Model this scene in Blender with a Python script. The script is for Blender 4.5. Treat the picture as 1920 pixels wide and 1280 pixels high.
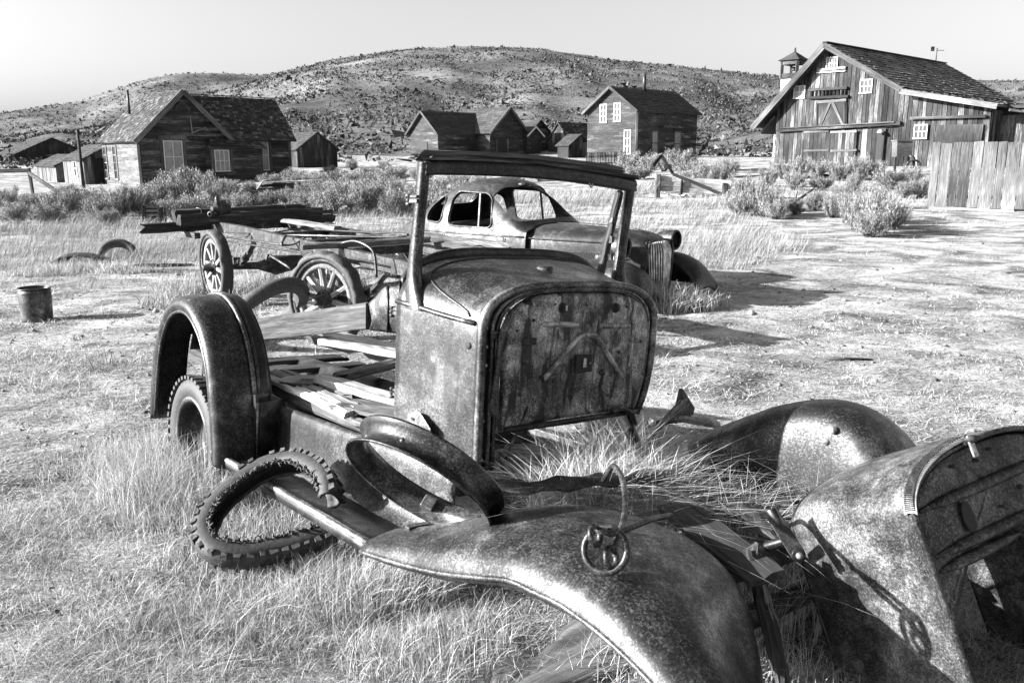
import bpy, bmesh, math, random
import numpy as np
from mathutils import Vector, Matrix, noise as mnoise

random.seed(7)
rng = np.random.default_rng(11)
for o in list(bpy.data.objects):
    bpy.data.objects.remove(o)
scene = bpy.context.scene
col = scene.collection

# ------------------------------------------------------------------ camera
FPX, CX, CY, CAMZ = 1600.0, 960.0, 640.0, 1.65
PITCH = math.atan((640 - 295) / FPX)
cam_data = bpy.data.cameras.new('camera')
cam = bpy.data.objects.new('camera', cam_data)
col.objects.link(cam)
cam.location = (0, 0, CAMZ)
cam.rotation_euler = (math.pi / 2 - PITCH, 0, 0)
cam_data.sensor_width = 36.0
cam_data.lens = 36.0 * FPX / 1920.0
cam_data.clip_start = 0.05
cam_data.clip_end = 5000
scene.camera = cam

# ------------------------------------------------------------------ sky and sun
SUN_EL, SUN_AZ = math.radians(19.5), math.radians(-98)      # azimuth from +Y towards +X
world = bpy.data.worlds.new('World')
scene.world = world
world.use_nodes = True
wt = world.node_tree
bg = wt.nodes['Background']
sky = wt.nodes.new('ShaderNodeTexSky')
sky.sky_type = 'NISHITA'
sky.sun_disc = False
sky.sun_elevation = SUN_EL
sky.sun_rotation = SUN_AZ
sky.air_density = 1.0
sky.dust_density = 3.0
bw = wt.nodes.new('ShaderNodeRGBToBW')                    # black and white photograph
wt.links.new(sky.outputs[0], bw.inputs[0])
wt.links.new(bw.outputs[0], bg.inputs[0])
bg.inputs[1].default_value = 0.062
sun_data = bpy.data.lights.new('sun', 'SUN')
sun_data.energy = 5.0
sun_data.angle = math.radians(0.5)
sun_data.color = (1.0, 1.0, 1.0)
sun = bpy.data.objects.new('sun', sun_data)
col.objects.link(sun)
sdir = Vector((math.sin(SUN_AZ) * math.cos(SUN_EL), math.cos(SUN_AZ) * math.cos(SUN_EL), math.sin(SUN_EL)))
sun.rotation_euler = sdir.to_track_quat('Z', 'Y').to_euler()
sun.location = (-20, -4, 12)
scene.view_settings.view_transform = 'Standard'
scene.view_settings.look = 'None'
scene.view_settings.exposure = 2.25
scene.view_settings.gamma = 1.0
scene.view_settings.use_curve_mapping = False

# ------------------------------------------------------------------ pixel directions (a direction only; distance comes from what the thing touches)
CAMP = np.array([0, 0, CAMZ])
_c, _s = math.cos(PITCH), math.sin(PITCH)
FWD = np.array([0, _c, -_s]); UPV = np.array([0, _s, _c]); RGT = np.array([1.0, 0, 0])
def ray(px, py): return RGT * (px - CX) / FPX - UPV * (py - CY) / FPX + FWD
def D(px, py, Y):
    r = ray(px, py); return CAMP + r * (Y / r[1])
def G(px, py, z=0.0):
    r = ray(px, py); return CAMP + r * ((z - CAMZ) / r[2])

# ------------------------------------------------------------------ helpers
A3 = lambda *a: np.array(a, float)
def unit(v):
    v = np.asarray(v, float); n = np.linalg.norm(v); return v / n if n > 1e-9 else v
def framez(d, up=(0, 0, 1)):
    """columns: along, side, up"""
    x = unit(d); u = np.asarray(up, float)
    if abs(np.dot(x, unit(u))) > 0.98: u = A3(1, 0, 0) if abs(x[0]) < .9 else A3(0, 1, 0)
    y = unit(np.cross(u, x)); z = np.cross(x, y)
    return np.stack([x, y, z], 1)
def catmull(pts, n):
    P = np.asarray(pts, float); m = len(P); out = []
    t = np.linspace(0, m - 1, n)
    for s in t:
        i = min(int(s), m - 2); u = s - i
        p0, p1, p2, p3 = P[max(i-1, 0)], P[i], P[i+1], P[min(i+2, m-1)]
        out.append(.5*((2*p1)+(-p0+p2)*u+(2*p0-5*p1+4*p2-p3)*u*u+(-p0+3*p1-3*p2+p3)*u**3))
    return np.array(out)

class MB:
    def __init__(s): s.v = []; s.f = []; s.g = []; s.sm = []
    def add(s, v, f, g=None, smooth=False):
        b = len(s.v); v = [tuple(map(float, p)) for p in v]
        s.v += v
        s.g += [tuple(map(float, p)) for p in (g if g is not None else v)]
        s.f += [tuple(i + b for i in q) for q in f]; s.sm += [smooth] * len(f)
        return s
    def box(s, c, size, R=None, jit=0.0):
        R = np.eye(3) if R is None else R; c = np.asarray(c, float); h = np.asarray(size, float) / 2
        loc = np.array([[x, y, z] for x in (-1, 1) for y in (-1, 1) for z in (-1, 1)], float) * h
        if jit: loc = loc + rng.uniform(-jit, jit, loc.shape)
        v = c + loc @ R.T
        ax = int(np.argmax(size)); off = rng.uniform(0, 50, 3)
        perm = [ax] + [i for i in range(3) if i != ax]
        g = loc[:, perm] + off
        f = [(0, 1, 3, 2), (4, 6, 7, 5), (0, 4, 5, 1), (2, 3, 7, 6), (0, 2, 6, 4), (1, 5, 7, 3)]
        return s.add(v, f, g)
    def beam(s, p0, p1, w, h, up=(0, 0, 1), jit=0.0):
        p0 = np.asarray(p0, float); p1 = np.asarray(p1, float)
        return s.box((p0 + p1) / 2, (np.linalg.norm(p1 - p0), w, h), framez(p1 - p0, up), jit)
    def plank(s, p0, p1, w, h, up=(0, 0, 1), seg=8, rough=.004, rag=.02, ch=.18):
        p0 = np.asarray(p0, float); p1 = np.asarray(p1, float); R = framez(p1 - p0, up); L = np.linalg.norm(p1 - p0)
        c = min(w, h) * ch
        sec = [(-w/2+c, -h/2), (0, -h/2), (w/2-c, -h/2), (w/2, -h/2+c), (w/2, h/2-c), (w/2-c, h/2), (w/6, h/2), (-w/6, h/2), (-w/2+c, h/2), (-w/2, h/2-c), (-w/2, -h/2+c)]
        n = len(sec); off = rng.uniform(0, 50, 3); v = []; g = []
        wob = rng.uniform(-1, 1, (n,)) * rough
        endo = rng.uniform(-rag, rag, (2, n))
        for i in range(seg + 1):
            x = L * i / seg
            for k, (a, b) in enumerate(sec):
                xx = x + (endo[0, k] if i == 0 else endo[1, k] if i == seg else 0)
                a2 = a + rng.uniform(-rough, rough); b2 = b + rng.uniform(-rough, rough) + wob[k]
                loc = A3(xx, a2, b2); v.append(p0 + R @ loc); g.append(loc + off)
        f = []
        for i in range(seg):
            for k in range(n):
                a = i*n+k; b = i*n+(k+1) % n; f.append((a, b, b+n, a+n))
        f.append(tuple(range(n))[::-1]); f.append(tuple(seg*n+k for k in range(n)))
        return s.add(v, f, g)
    def tube(s, path, r, n=8, closed=False, caps=True, smooth=True):
        P = np.asarray(path, float); m = len(P)
        rr = np.full(m, r, float) if np.isscalar(r) else np.asarray(r, float)
        if closed: T = np.roll(P, -1, 0) - np.roll(P, 1, 0)
        else:
            T = np.zeros_like(P); T[1:-1] = P[2:] - P[:-2]; T[0] = P[1] - P[0]; T[-1] = P[-1] - P[-2]
        T = np.array([unit(t) for t in T])
        ref = A3(0, 0, 1) if abs(T[0][2]) < .9 else A3(1, 0, 0)
        N = unit(ref - T[0] * np.dot(ref, T[0])); v = []; Ls = 0; g = []
        for i in range(m):
            N = unit(N - T[i] * np.dot(N, T[i])); B = np.cross(T[i], N)
            if i: Ls += np.linalg.norm(P[i] - P[i-1])
            for k in range(n):
                a = 2*math.pi*k/n
                v.append(P[i] + rr[i]*(math.cos(a)*N + math.sin(a)*B)); g.append((Ls, rr[i]*math.cos(a), rr[i]*math.sin(a)))
        f = []
        for i in range(m if closed else m-1):
            j = (i+1) % m
            for k in range(n):
                k2 = (k+1) % n; f.append((i*n+k, i*n+k2, j*n+k2, j*n+k))
        if caps and not closed:
            f.append(tuple(range(n))[::-1]); f.append(tuple((m-1)*n+k for k in range(n)))
        return s.add(v, f, g, smooth)
    def lathe(s, prof, org, axis, n=24, a0=0.0, a1=2*math.pi, ref=None, smooth=True):
        """prof: (radius, height along axis)"""
        z = unit(axis); r = A3(0, 0, 1) if ref is None else np.asarray(ref, float)
        if abs(np.dot(unit(r), z)) > .98: r = A3(1, 0, 0)
        x = unit(r - z*np.dot(r, z)); y = np.cross(z, x); org = np.asarray(org, float)
        full = abs(a1 - a0 - 2*math.pi) < 1e-6; m = n if full else n + 1; v = []
        for i in range(m):
            a = a0 + (a1 - a0)*i/n
            for (rad, h) in prof: v.append(org + z*h + rad*(math.cos(a)*x + math.sin(a)*y))
        k = len(prof); f = []
        for i in range(n):
            j = (i+1) % m
            for q in range(k-1): f.append((i*k+q, j*k+q, j*k+q+1, i*k+q+1))
        return s.add(v, f, None, smooth)
    def grid(s, P, closeu=False, closev=False, smooth=True, flip=False):
        P = np.asarray(P, float); m, n = P.shape[:2]; f = []
        for i in range(m if closeu else m-1):
            for j in range(n if closev else n-1):
                a, b, c, d = i*n+j, i*n+(j+1) % n, ((i+1) % m)*n+(j+1) % n, ((i+1) % m)*n+j
                f.append((a, d, c, b) if flip else (a, b, c, d))
        return s.add(P.reshape(-1, 3), f, None, smooth)
    def prism(s, poly, vec, g=None):
        P = np.asarray(poly, float); n = len(P); v = np.concatenate([P, P + np.asarray(vec, float)])
        f = [tuple(range(n))[::-1], tuple(range(n, 2*n))] + [(i, (i+1) % n, (i+1) % n + n, i+n) for i in range(n)]
        return s.add(v, f, g)
    def ball(s, c, r, n=8, m=6, sc=(1, 1, 1)):
        c = np.asarray(c, float); P = []
        for i in range(m+1):
            t = math.pi*i/m
            P.append([c + r*np.array(sc)*A3(math.sin(t)*math.cos(2*math.pi*k/n), math.sin(t)*math.sin(2*math.pi*k/n), math.cos(t)) for k in range(n)])
        return s.grid(P, closev=True, flip=True)

DENTS = bpy.data.textures.new('dents', 'CLOUDS'); DENTS.noise_scale = .22; DENTS.noise_depth = 2
PM = {}      # matrices of the things, by object name
def kind_of(o, label=None, cat=None, group=None, kind=None):
    if label: o['label'] = label
    if cat: o['category'] = cat
    if group: o['group'] = group
    if cat or kind: o['kind'] = kind or 'thing'
    return o
def thing(name, label, cat, loc, R=None, group=None):
    o = bpy.data.objects.new(name, None); o.empty_display_size = .2; col.objects.link(o)
    M = np.eye(4); M[:3, 3] = loc
    if R is not None: M[:3, :3] = R
    o.matrix_world = Matrix(M.tolist()); PM[o.name] = M
    return kind_of(o, label, cat, group)
def mesh_from(name, mb, mat, inv=None):
    v = np.array(mb.v, float)
    if inv is not None: v = v @ inv[:3, :3].T + inv[:3, 3]
    me = bpy.data.meshes.new(name); me.from_pydata(v.tolist(), [], mb.f)
    at = me.attributes.new('g', 'FLOAT_VECTOR', 'POINT')
    at.data.foreach_set('vector', np.array(mb.g, np.float32).ravel())
    me.polygons.foreach_set('use_smooth', mb.sm)
    if mat: me.materials.append(mat)
    bm = bmesh.new(); bm.from_mesh(me); bmesh.ops.recalc_face_normals(bm, faces=bm.faces); bm.to_mesh(me); bm.free()
    me.update(); return me
def build(name, mb, mat, parent=None, solid=0, sub=0, bevel=0, kind=None, off=0.0, dent=0):
    """parts are given in world coordinates and stored in their thing's own frame"""
    p = parent; inv = None
    while p is not None and p.name not in PM: p = p.parent
    if p is not None: inv = np.linalg.inv(PM[p.name])
    o = bpy.data.objects.new(name, mesh_from(name, mb, mat, inv)); col.objects.link(o)
    if parent is not None: o.parent = parent
    if sub:
        m = o.modifiers.new('sub', 'SUBSURF'); m.levels = sub; m.render_levels = sub
    if dent:
        m = o.modifiers.new('dent', 'DISPLACE'); m.texture = DENTS; m.strength = dent; m.mid_level = .5; m.texture_coords = 'LOCAL'
    if solid:
        m = o.modifiers.new('solid', 'SOLIDIFY'); m.thickness = solid; m.offset = off
    if bevel:
        m = o.modifiers.new('bev', 'BEVEL'); m.width = bevel; m.segments = 2; m.limit_method = 'ANGLE'; m.angle_limit = math.radians(40)
    if kind: o['kind'] = kind
    return o
def lone(name, mb, mat, label, cat, group=None, **k):
    """a thing that is a single mesh, its origin at its base"""
    v = np.array(mb.v); loc = A3((v[:, 0].min()+v[:, 0].max())/2, (v[:, 1].min()+v[:, 1].max())/2, v[:, 2].min())
    mb.v = [tuple(p) for p in (v - loc)]
    o = build(name, mb, mat, None, **k); o.location = loc
    return kind_of(o, label, cat, group)

# ------------------------------------------------------------------ materials (all grey: the photograph is black and white)
def nodes_of(name):
    m = bpy.data.materials.new(name); m.use_nodes = True; t = m.node_tree
    return m, t, t.nodes['Principled BSDF']
def N(t, ty, **k):
    n = t.nodes.new(ty)
    for a, b in k.items():
        if a.startswith('i_'):
            key = a[2:]; key = int(key) if key.isdigit() else key.replace('_', ' ')
            n.inputs[key].default_value = b
        else: setattr(n, a, b)
    return n
def ramp(t, src, stops, interp='LINEAR'):
    r = N(t, 'ShaderNodeValToRGB'); r.color_ramp.interpolation = interp
    e = r.color_ramp.elements
    while len(e) < len(stops): e.new(.5)
    for x, (p, c) in zip(e, stops): x.position = p; x.color = (c, c, c, 1)
    t.links.new(src, r.inputs[0]); return r.outputs[0]
def math2(t, op, a, b):
    n = N(t, 'ShaderNodeMath', operation=op)
    for i, x in enumerate((a, b)):
        if isinstance(x, (int, float)): n.inputs[i].default_value = x
        else: t.links.new(x, n.inputs[i])
    return n.outputs[0]
def bump(t, bsdf, h, strength, dist=.01):
    b = N(t, 'ShaderNodeBump', i_Strength=strength, i_Distance=dist); t.links.new(h, b.inputs['Height']); t.links.new(b.outputs[0], bsdf.inputs['Normal'])
def noise(t, vec, scale, detail=4, rough=.6, dist=0.0):
    n = N(t, 'ShaderNodeTexNoise', i_Scale=scale, i_Detail=detail, i_Roughness=rough, i_Distortion=dist)
    t.links.new(vec, n.inputs['Vector']); return n.outputs[0]

def mat_metal(name, dark, mid, light, rough=.45, metal=.35, sc=1.0, speck=.5, bumps=.25, streak=.0):
    """patchy rust: cloudy patches, fine pitting and, where asked, stains running down"""
    m, t, b = nodes_of(name); tc = N(t, 'ShaderNodeTexCoord').outputs['Object']
    big = noise(t, tc, 2.6*sc, 5, .6, .8); med = noise(t, tc, 17*sc, 6, .72, .4); fine = noise(t, tc, 120*sc, 4, .8)
    base = math2(t, 'ADD', math2(t, 'MULTIPLY', big, .55), math2(t, 'MULTIPLY', med, .45))
    c = ramp(t, base, [(.43, dark), (.48, mid*.7), (.53, mid*1.3), (.60, light)])
    worn = ramp(t, noise(t, tc, 1.7*sc, 4, .6, 1.2), [(.36, .5), (.56, 1.0)])       # pitting comes in patches
    pit = ramp(t, fine, [(.38, 1-.85*speck), (.50, 1.0), (.62, 1.0+.8*speck)])      # ramp clips above 1: pits darken, grains keep the tone
    grain = ramp(t, fine, [(.52, 0.0), (.66, light*.75*speck)])
    col_ = N(t, 'ShaderNodeMixRGB', blend_type='MULTIPLY', i_Fac=1.0); t.links.new(worn, col_.inputs[0]); t.links.new(c, col_.inputs[1]); t.links.new(pit, col_.inputs[2])
    ad = N(t, 'ShaderNodeMixRGB', blend_type='ADD', i_Fac=1.0); t.links.new(worn, ad.inputs[0]); t.links.new(col_.outputs[0], ad.inputs[1]); t.links.new(grain, ad.inputs[2]); out = ad.outputs[0]
    if streak:
        mp = N(t, 'ShaderNodeMapping'); mp.inputs['Scale'].default_value = (14, 14, 3.2); t.links.new(tc, mp.inputs['Vector'])
        st = ramp(t, noise(t, mp.outputs[0], 1.0, 5, .65, .5), [(.42, 1-streak), (.50, 1.0), (.60, 1.0)])
        mx = N(t, 'ShaderNodeMixRGB', blend_type='MULTIPLY', i_Fac=1.0); t.links.new(out, mx.inputs[1]); t.links.new(st, mx.inputs[2]); out = mx.outputs[0]
    t.links.new(out, b.inputs['Base Color'])
    r = ramp(t, math2(t, 'ADD', math2(t, 'MULTIPLY', base, .6), math2(t, 'MULTIPLY', fine, .4)), [(.38, min(1, rough+.3)), (.58, rough)]); t.links.new(r, b.inputs['Roughness'])
    b.inputs['Metallic'].default_value = metal
    bump(t, b, math2(t, 'ADD', fine, math2(t, 'MULTIPLY', med, 1.6)), bumps, .004)
    return m
def mat_wood(name, dark, mid, light, sc=1.0, rough=.85, bumps=.6, tw=.42):
    m, t, b = nodes_of(name); at = N(t, 'ShaderNodeAttribute', attribute_name='g').outputs['Vector']
    mp = N(t, 'ShaderNodeMapping'); mp.inputs['Scale'].default_value = (1.6*sc, 26*sc, 26*sc); t.links.new(at, mp.inputs['Vector'])
    gr = noise(t, mp.outputs[0], 1.6, 6, .7, .5)
    mp2 = N(t, 'ShaderNodeMapping'); mp2.inputs['Scale'].default_value = (2.2*sc, 90*sc, 90*sc); t.links.new(at, mp2.inputs['Vector'])
    fi = noise(t, mp2.outputs[0], 1.0, 3, .7)
    bl = noise(t, at, .9*sc, 3, .6); tone = noise(t, at, .33, 1, .5)      # tone: one value for each board
    s = math2(t, 'ADD', math2(t, 'ADD', math2(t, 'MULTIPLY', gr, .38), math2(t, 'MULTIPLY', fi, .20)), math2(t, 'ADD', math2(t, 'MULTIPLY', bl, .14), math2(t, 'SUBTRACT', math2(t, 'MULTIPLY', tone, tw), tw/2-.14)))
    c = ramp(t, s, [(.41, dark), (.47, mid*.6), (.53, mid), (.61, light)])
    t.links.new(c, b.inputs['Base Color']); b.inputs['Roughness'].default_value = rough
    b.inputs['Specular IOR Level'].default_value = .25
    bump(t, b, s, bumps, .01*sc if sc < 1 else .006)
    return m
def mat_plain(name, a, c=None, rough=.8, sc=30.0, metal=0.0, coord='Object'):
    m, t, b = nodes_of(name); tc = N(t, 'ShaderNodeTexCoord').outputs[coord]
    n = noise(t, tc, sc, 5, .65); cc = ramp(t, n, [(.3, a), (.7, c if c is not None else a*1.3)])
    t.links.new(cc, b.inputs['Base Color']); b.inputs['Roughness'].default_value = rough; b.inputs['Metallic'].default_value = metal
    bump(t, b, n, .3, .005); return m
def mat_shade(name, lo, hi, rough=.9, trans=0.0):
    """leaves and straw: each blade has its own tone, stored as attribute 'shade'"""
    m, t, b = nodes_of(name); at = N(t, 'ShaderNodeAttribute', attribute_name='shade').outputs['Fac']
    t.links.new(ramp(t, at, [(0, lo), (1, hi)]), b.inputs['Base Color']); b.inputs['Roughness'].default_value = rough
    b.inputs['Specular IOR Level'].default_value = .15
    if trans:
        tr = N(t, 'ShaderNodeBsdfTranslucent'); t.links.new(ramp(t, at, [(0, lo), (1, hi)]), tr.inputs[0])
        mx = N(t, 'ShaderNodeMixShader', i_0=trans); t.links.new(b.outputs[0], mx.inputs[1]); t.links.new(tr.outputs[0], mx.inputs[2])
        t.links.new(mx.outputs[0], t.nodes['Material Output'].inputs[0])
    return m

M_RUST = mat_metal('rusted_sheet', .008, .034, .12, .27, .5, 1.0, 1.0, .14, .35)
M_RUSTD = mat_metal('dark_rusted_sheet', .005, .017, .06, .30, .45, 1.0, .7, .12)
M_RUSTL = mat_metal('pale_scoured_sheet', .015, .065, .21, .34, .45, 1.0, .8, .15)
M_FIRE = mat_metal('stained_firewall', .03, .13, .36, .38, .25, 1.2, .7, .2, .94)
M_RIB = mat_metal('lightened_rib', .06, .2, .4, .36, .3, 2.0, .6, .15)  # paler than the firewall: light on the pressed relief put into the colour
M_SHELL = mat_metal('speckled_shell', .012, .055, .18, .30, .45, 1.3, .9, .14)
M_IRON = mat_metal('dark_iron', .008, .03, .11, .42, .45, 3.0, .7)
M_BRIGHT = mat_metal('bright_iron', .08, .2, .42, .36, .5, 4.0)
M_CHROME = mat_metal('brightened_plating', .3, .5, .7, .3, .6, 4.0, .3)  # grille bars in shade, sky reflection put into the pale colour
M_CAR = mat_metal('car_paint_rust', .006, .024, .08, .36, .4, 1.8, .9, .10)
M_BLACK = mat_plain('black_void', .006, .012)  # shade inside uncut holes and doorways painted black; also black fittings and seams
M_RUBBER = mat_plain('cracked_rubber', .008, .035, .7, 60)
M_RUBBERG = mat_plain('grey_dusty_rubber', .012, .06, .75, 40)
M_PLANK = mat_wood('bleached_plank', .07, .30, .55)
M_PLANKD = mat_wood('grey_plank', .015, .075, .20)
M_TIMBER = mat_wood('dark_timber', .008, .034, .15)
M_SPOKE = mat_wood('spoke_wood', .08, .24, .42, 2.0)
M_LOG = mat_wood('furrowed_log', .01, .10, .30, 1.3)
M_FENCE = mat_wood('fence_board', .02, .11, .28, .95)
M_BARN = mat_wood('barn_board', .004, .038, .19, .85)
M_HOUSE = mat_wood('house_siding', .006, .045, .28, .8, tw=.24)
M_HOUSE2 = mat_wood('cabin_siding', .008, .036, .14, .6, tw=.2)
M_SIDE = mat_wood('lit_house_side', .015, .10, .28, .6, tw=.2)  # paler copy of the siding, sunlight on this wall put into the colour
M_TRIM = mat_wood('house_trim', .02, .085, .20, .5)
M_SHINGLE = mat_wood('shingle_wood', .006, .035, .24, .8, tw=.28)
M_SHINGLE3 = mat_wood('barn_shingle', .03, .12, .30, .6, tw=.25)
M_SHINGLE2 = mat_wood('cabin_shingle', .012, .045, .11, .6, tw=.15)
M_WHITE = mat_plain('old_white_paint', .34, .6, .6)
M_CURTAIN = mat_plain('drawn_blind', .17, .27, .9, 3)
M_CHAR = mat_plain('tower_paint', .35, .55, .8, 3)
def mat_glass(name):
    m, t, b = nodes_of(name); tc = N(t, 'ShaderNodeTexCoord').outputs['Object']; n = noise(t, tc, 2.5, 3)
    t.links.new(ramp(t, n, [(.3, .015), (.7, .06)]), b.inputs['Base Color']); b.inputs['Roughness'].default_value = .2; b.inputs['Specular IOR Level'].default_value = .3
    return m
M_GLASS = mat_glass('old_window_glass')

# ------------------------------------------------------------------ terrain
CTRL = np.array([(0, 3, 0), (-2, 6, 0), (3, 6, 0), (-6, 10, -.02), (0, 10, 0), (6, 10, 0), (-10, 16, 0), (0, 16, 0), (10, 16, .05), (-4, 22, .05), (12.5, 25, .22), (20, 25, .35),
    (-20, 30, .0), (0, 32, .3), (-19.8, 46, .12), (-11.6, 52, .5), (-26, 52, .1), (4, 46, .75), (13.5, 45, 1.35), (19, 40, 1.25), (25, 40, 1.3), (9, 34, .65), (-10, 86, 1.4), (3.7, 86, 1.6),
    (10, 72, 1.6), (16, 78, 1.7), (30, 60, 2.0), (-30, 80, .9), (-45, 60, .5), (45, 50, 1.9), (-15, 66, .9), (0, -10, 0), (-20, 0, 0), (20, 0, .1), (30, 30, .7), (-30, 20, 0), (0, 110, 2.6), (-40, 110, 2), (50, 110, 4)])
def base_z(x, y):
    x = np.asarray(x, float); y = np.asarray(y, float); num = 0; den = 0
    for cx, cy, cz in CTRL:
        w = 1.0 / (((x-cx)**2 + (y-cy)**2) + 4.0)**1.6
        num = num + w*cz; den = den + w
    return num / den
def ridge(tab, Y):
    P = np.array([D(px, py, Y) for px, py in tab]); return np.arctan2(P[:, 0], P[:, 1]), (P[:, 2]) / np.hypot(P[:, 0], P[:, 1])
R1 = ridge([(-900, 330), (-200, 285), (0, 262), (150, 243), (300, 205), (420, 168), (520, 142), (620, 115), (700, 102), (760, 94), (880, 89), (950, 91), (1000, 95), (1130, 111), (1300, 129), (1460, 145), (1700, 150), (1920, 152), (2400, 170), (3000, 240)], 430)
R2 = ridge([(-900, 250), (-200, 226), (0, 212), (150, 190), (260, 152), (310, 141), (350, 137), (420, 138), (540, 141), (700, 150), (900, 170), (1920, 200), (3000, 250)], 600)
def sstep(t): t = np.clip(t, 0, 1); return t*t*(3-2*t)
def hill_z(x, y):
    r = np.hypot(x, y); a = np.arctan2(x, y); b = base_z(x, y)
    out = b
    for (ra, rs), rad, st in ((R1, 430.0, 82.0), (R2, 600.0, 330.0)):
        zr = np.interp(a, ra, rs) * rad
        front = np.clip((r-st)/(rad-st), 0, 1)
        t = np.where(r < rad, .55*front**1.25 + .45*sstep(front), 1 - .35*sstep((r-rad)/400))
        gul = 2.4*front*(1-front)*(1.6*np.sin(a*21+.9*np.sin(r*.021)) + 1.0*np.sin(a*47+1.4*np.sin(r*.035+2)) + .5*np.sin(a*90+r*.03))
        out = np.maximum(out, b*(1-t) + zr*t + np.where(r < rad, gul, 0))
    back = sstep((np.abs(a) - 1.0) / .6)
    return out*(1-back) + b*back
def gz(x, y):
    x = np.asarray(x, float); y = np.asarray(y, float)
    r = np.hypot(x, y); a = np.abs(np.arctan2(x, y))
    z = np.where(r > 80, hill_z(x, y), base_z(x, y))
    rip = .018*np.sin(x*2.1+1.3*np.sin(y*1.1))*np.sin(y*2.7+.8*np.cos(x*1.7)) + .009*np.sin(x*6.3+y*3.1)*np.sin(y*5.1-x*2.2)
    return z + rip*np.clip(1.4 - r/40, .2, 1)
def gz1(x, y): return float(gz(x, y))
def PG(px, py):
    """where the pixel's ray meets the ground"""
    r = ray(px, py); t = 1.0
    while t < 700:
        p = CAMP + r*t
        if p[2] < gz1(p[0], p[1]): break
        t *= 1.01
    return A3(p[0], p[1], gz1(p[0], p[1]))

def mat_ground():
    m, t, b = nodes_of('dry_ground'); tc = N(t, 'ShaderNodeTexCoord').outputs['Object']
    mp = N(t, 'ShaderNodeMapping'); mp.inputs['Scale'].default_value = (1, 1.35, 1); mp.inputs['Rotation'].default_value = (0, 0, -.25); t.links.new(tc, mp.inputs['Vector'])
    a = noise(t, mp.outputs[0], 1.1, 6, .65, .8); c = noise(t, mp.outputs[0], 28, 6, .8, .5); d = noise(t, tc, 130, 3, .75)
    s = math2(t, 'ADD', math2(t, 'ADD', math2(t, 'MULTIPLY', a, .5), math2(t, 'MULTIPLY', c, .33)), math2(t, 'MULTIPLY', d, .17))
    t.links.new(ramp(t, s, [(.40, .035), (.46, .15), (.52, .34), (.61, .54)]), b.inputs['Base Color'])
    b.inputs['Roughness'].default_value = .95; b.inputs['Specular IOR Level'].default_value = .1
    bump(t, b, math2(t, 'ADD', c, math2(t, 'MULTIPLY', d, .6)), .9, .03); return m
def mat_hill():
    m, t, b = nodes_of('dry_hillside'); tc = N(t, 'ShaderNodeTexCoord').outputs['Object']
    a = noise(t, tc, .025, 5, .6); c = noise(t, tc, .55, 6, .85)
    s = math2(t, 'ADD', math2(t, 'MULTIPLY', a, .5), math2(t, 'MULTIPLY', c, .5))
    t.links.new(ramp(t, s, [(.40, .05), (.5, .11), (.60, .19)]), b.inputs['Base Color']); b.inputs['Roughness'].default_value = 1
    b.inputs['Specular IOR Level'].default_value = 0
    bump(t, b, c, .6, .6); return m
M_GROUND = mat_ground(); M_HILL = mat_hill()
def terrain():
    az = np.concatenate([np.linspace(-math.pi, -.85, 60, endpoint=False), np.linspace(-.85, .85, 210), np.linspace(.85, math.pi, 60)[1:-1]])
    rad = np.concatenate([[.4], np.geomspace(.9, 95, 170), np.geomspace(97, 1100, 110)])
    A, Rr = np.meshgrid(az, rad); X = Rr*np.sin(A); Y = Rr*np.cos(A); Z = gz(X, Y)
    far = Rr > 90
    Z = Z + np.where(far, .5*np.sin(X*.11+Y*.05)*np.sin(Y*.09)*np.clip((Rr-90)/60, 0, 1), 0)
    cut = int(np.searchsorted(rad, 95.5)); n = len(az)
    def sheet(name, i0, i1, mat, fan):
        P = np.stack([X, Y, Z], -1)[i0:i1]; m = MB().grid(P, closev=True, flip=True)
        if fan: m.f.append(tuple(range(n))); m.sm.append(True)
        o = build(name, m, mat); o['kind'] = 'structure'; return o
    sheet('ground', 0, cut, M_GROUND, True); sheet('hill', cut-1, len(rad), M_HILL, False)
terrain()

# ------------------------------------------------------------------ the foreground truck wreck (own frame: x forward, y left, z up)
def rotframe(yaw, roll, tp):
    F = A3(math.sin(yaw), -math.cos(yaw), 0); L = A3(math.cos(yaw), math.sin(yaw), 0); U = A3(0, 0, 1)
    c, s = math.cos(roll), math.sin(roll); L2 = L*c - U*s; U2 = U*c + L*s
    c, s = math.cos(tp), math.sin(tp)
    return np.stack([F*c - U2*s, L2, U2*c + F*s], 1)
TR = rotframe(math.radians(40), math.radians(5), math.radians(-2)); TO = A3(.275, 3.385, .59)
def TW(*p):
    p = np.asarray(p if len(p) > 1 else p[0], float); return TO + p @ TR.T
def TL(px, py, ax, v):
    """pixel direction cut with a plane of the truck"""
    o = TR.T @ (CAMP - TO); d = TR.T @ ray(px, py); return o + d*((v - o[ax]) / d[ax])

def section(hw, yc, zb, zs, zt, n=24, e1=.7, e2=1.0, zbr=None, nb=5, tuck=0.0):
    """outline of a cowl: left foot, side, arch, side, right foot (y, z)"""
    zbr = zb if zbr is None else zbr
    out = [(yc - hw, zb + (zs-zb)*i/nb) for i in range(nb)]
    for i in range(n+1):
        a = math.pi*(1 - i/n); c, s = math.cos(a), math.sin(a)
        out.append((yc + hw*math.copysign(abs(c)**e1, c), zs + (zt-zs)*max(s, 0)**e2))
    out += [(yc + hw - tuck*((i+1)/nb)**3, zs + (zbr-zs)*(i+1)/nb) for i in range(nb)]
    return out
def tyre_profile(R, w, rin):
    return [(rin, -w*.33), (rin+.012, -w*.42), ((R+rin)/2-.01, -w*.5), (R-.045, -w*.48), (R-.016, -w*.36), (R-.003, -w*.15), (R, 0), (R-.003, w*.15), (R-.016, w*.36), (R-.045, w*.48), ((R+rin)/2-.01, w*.5), (rin+.012, w*.42), (rin, w*.33), (rin+.004, 0), (rin, -w*.33)]
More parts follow.
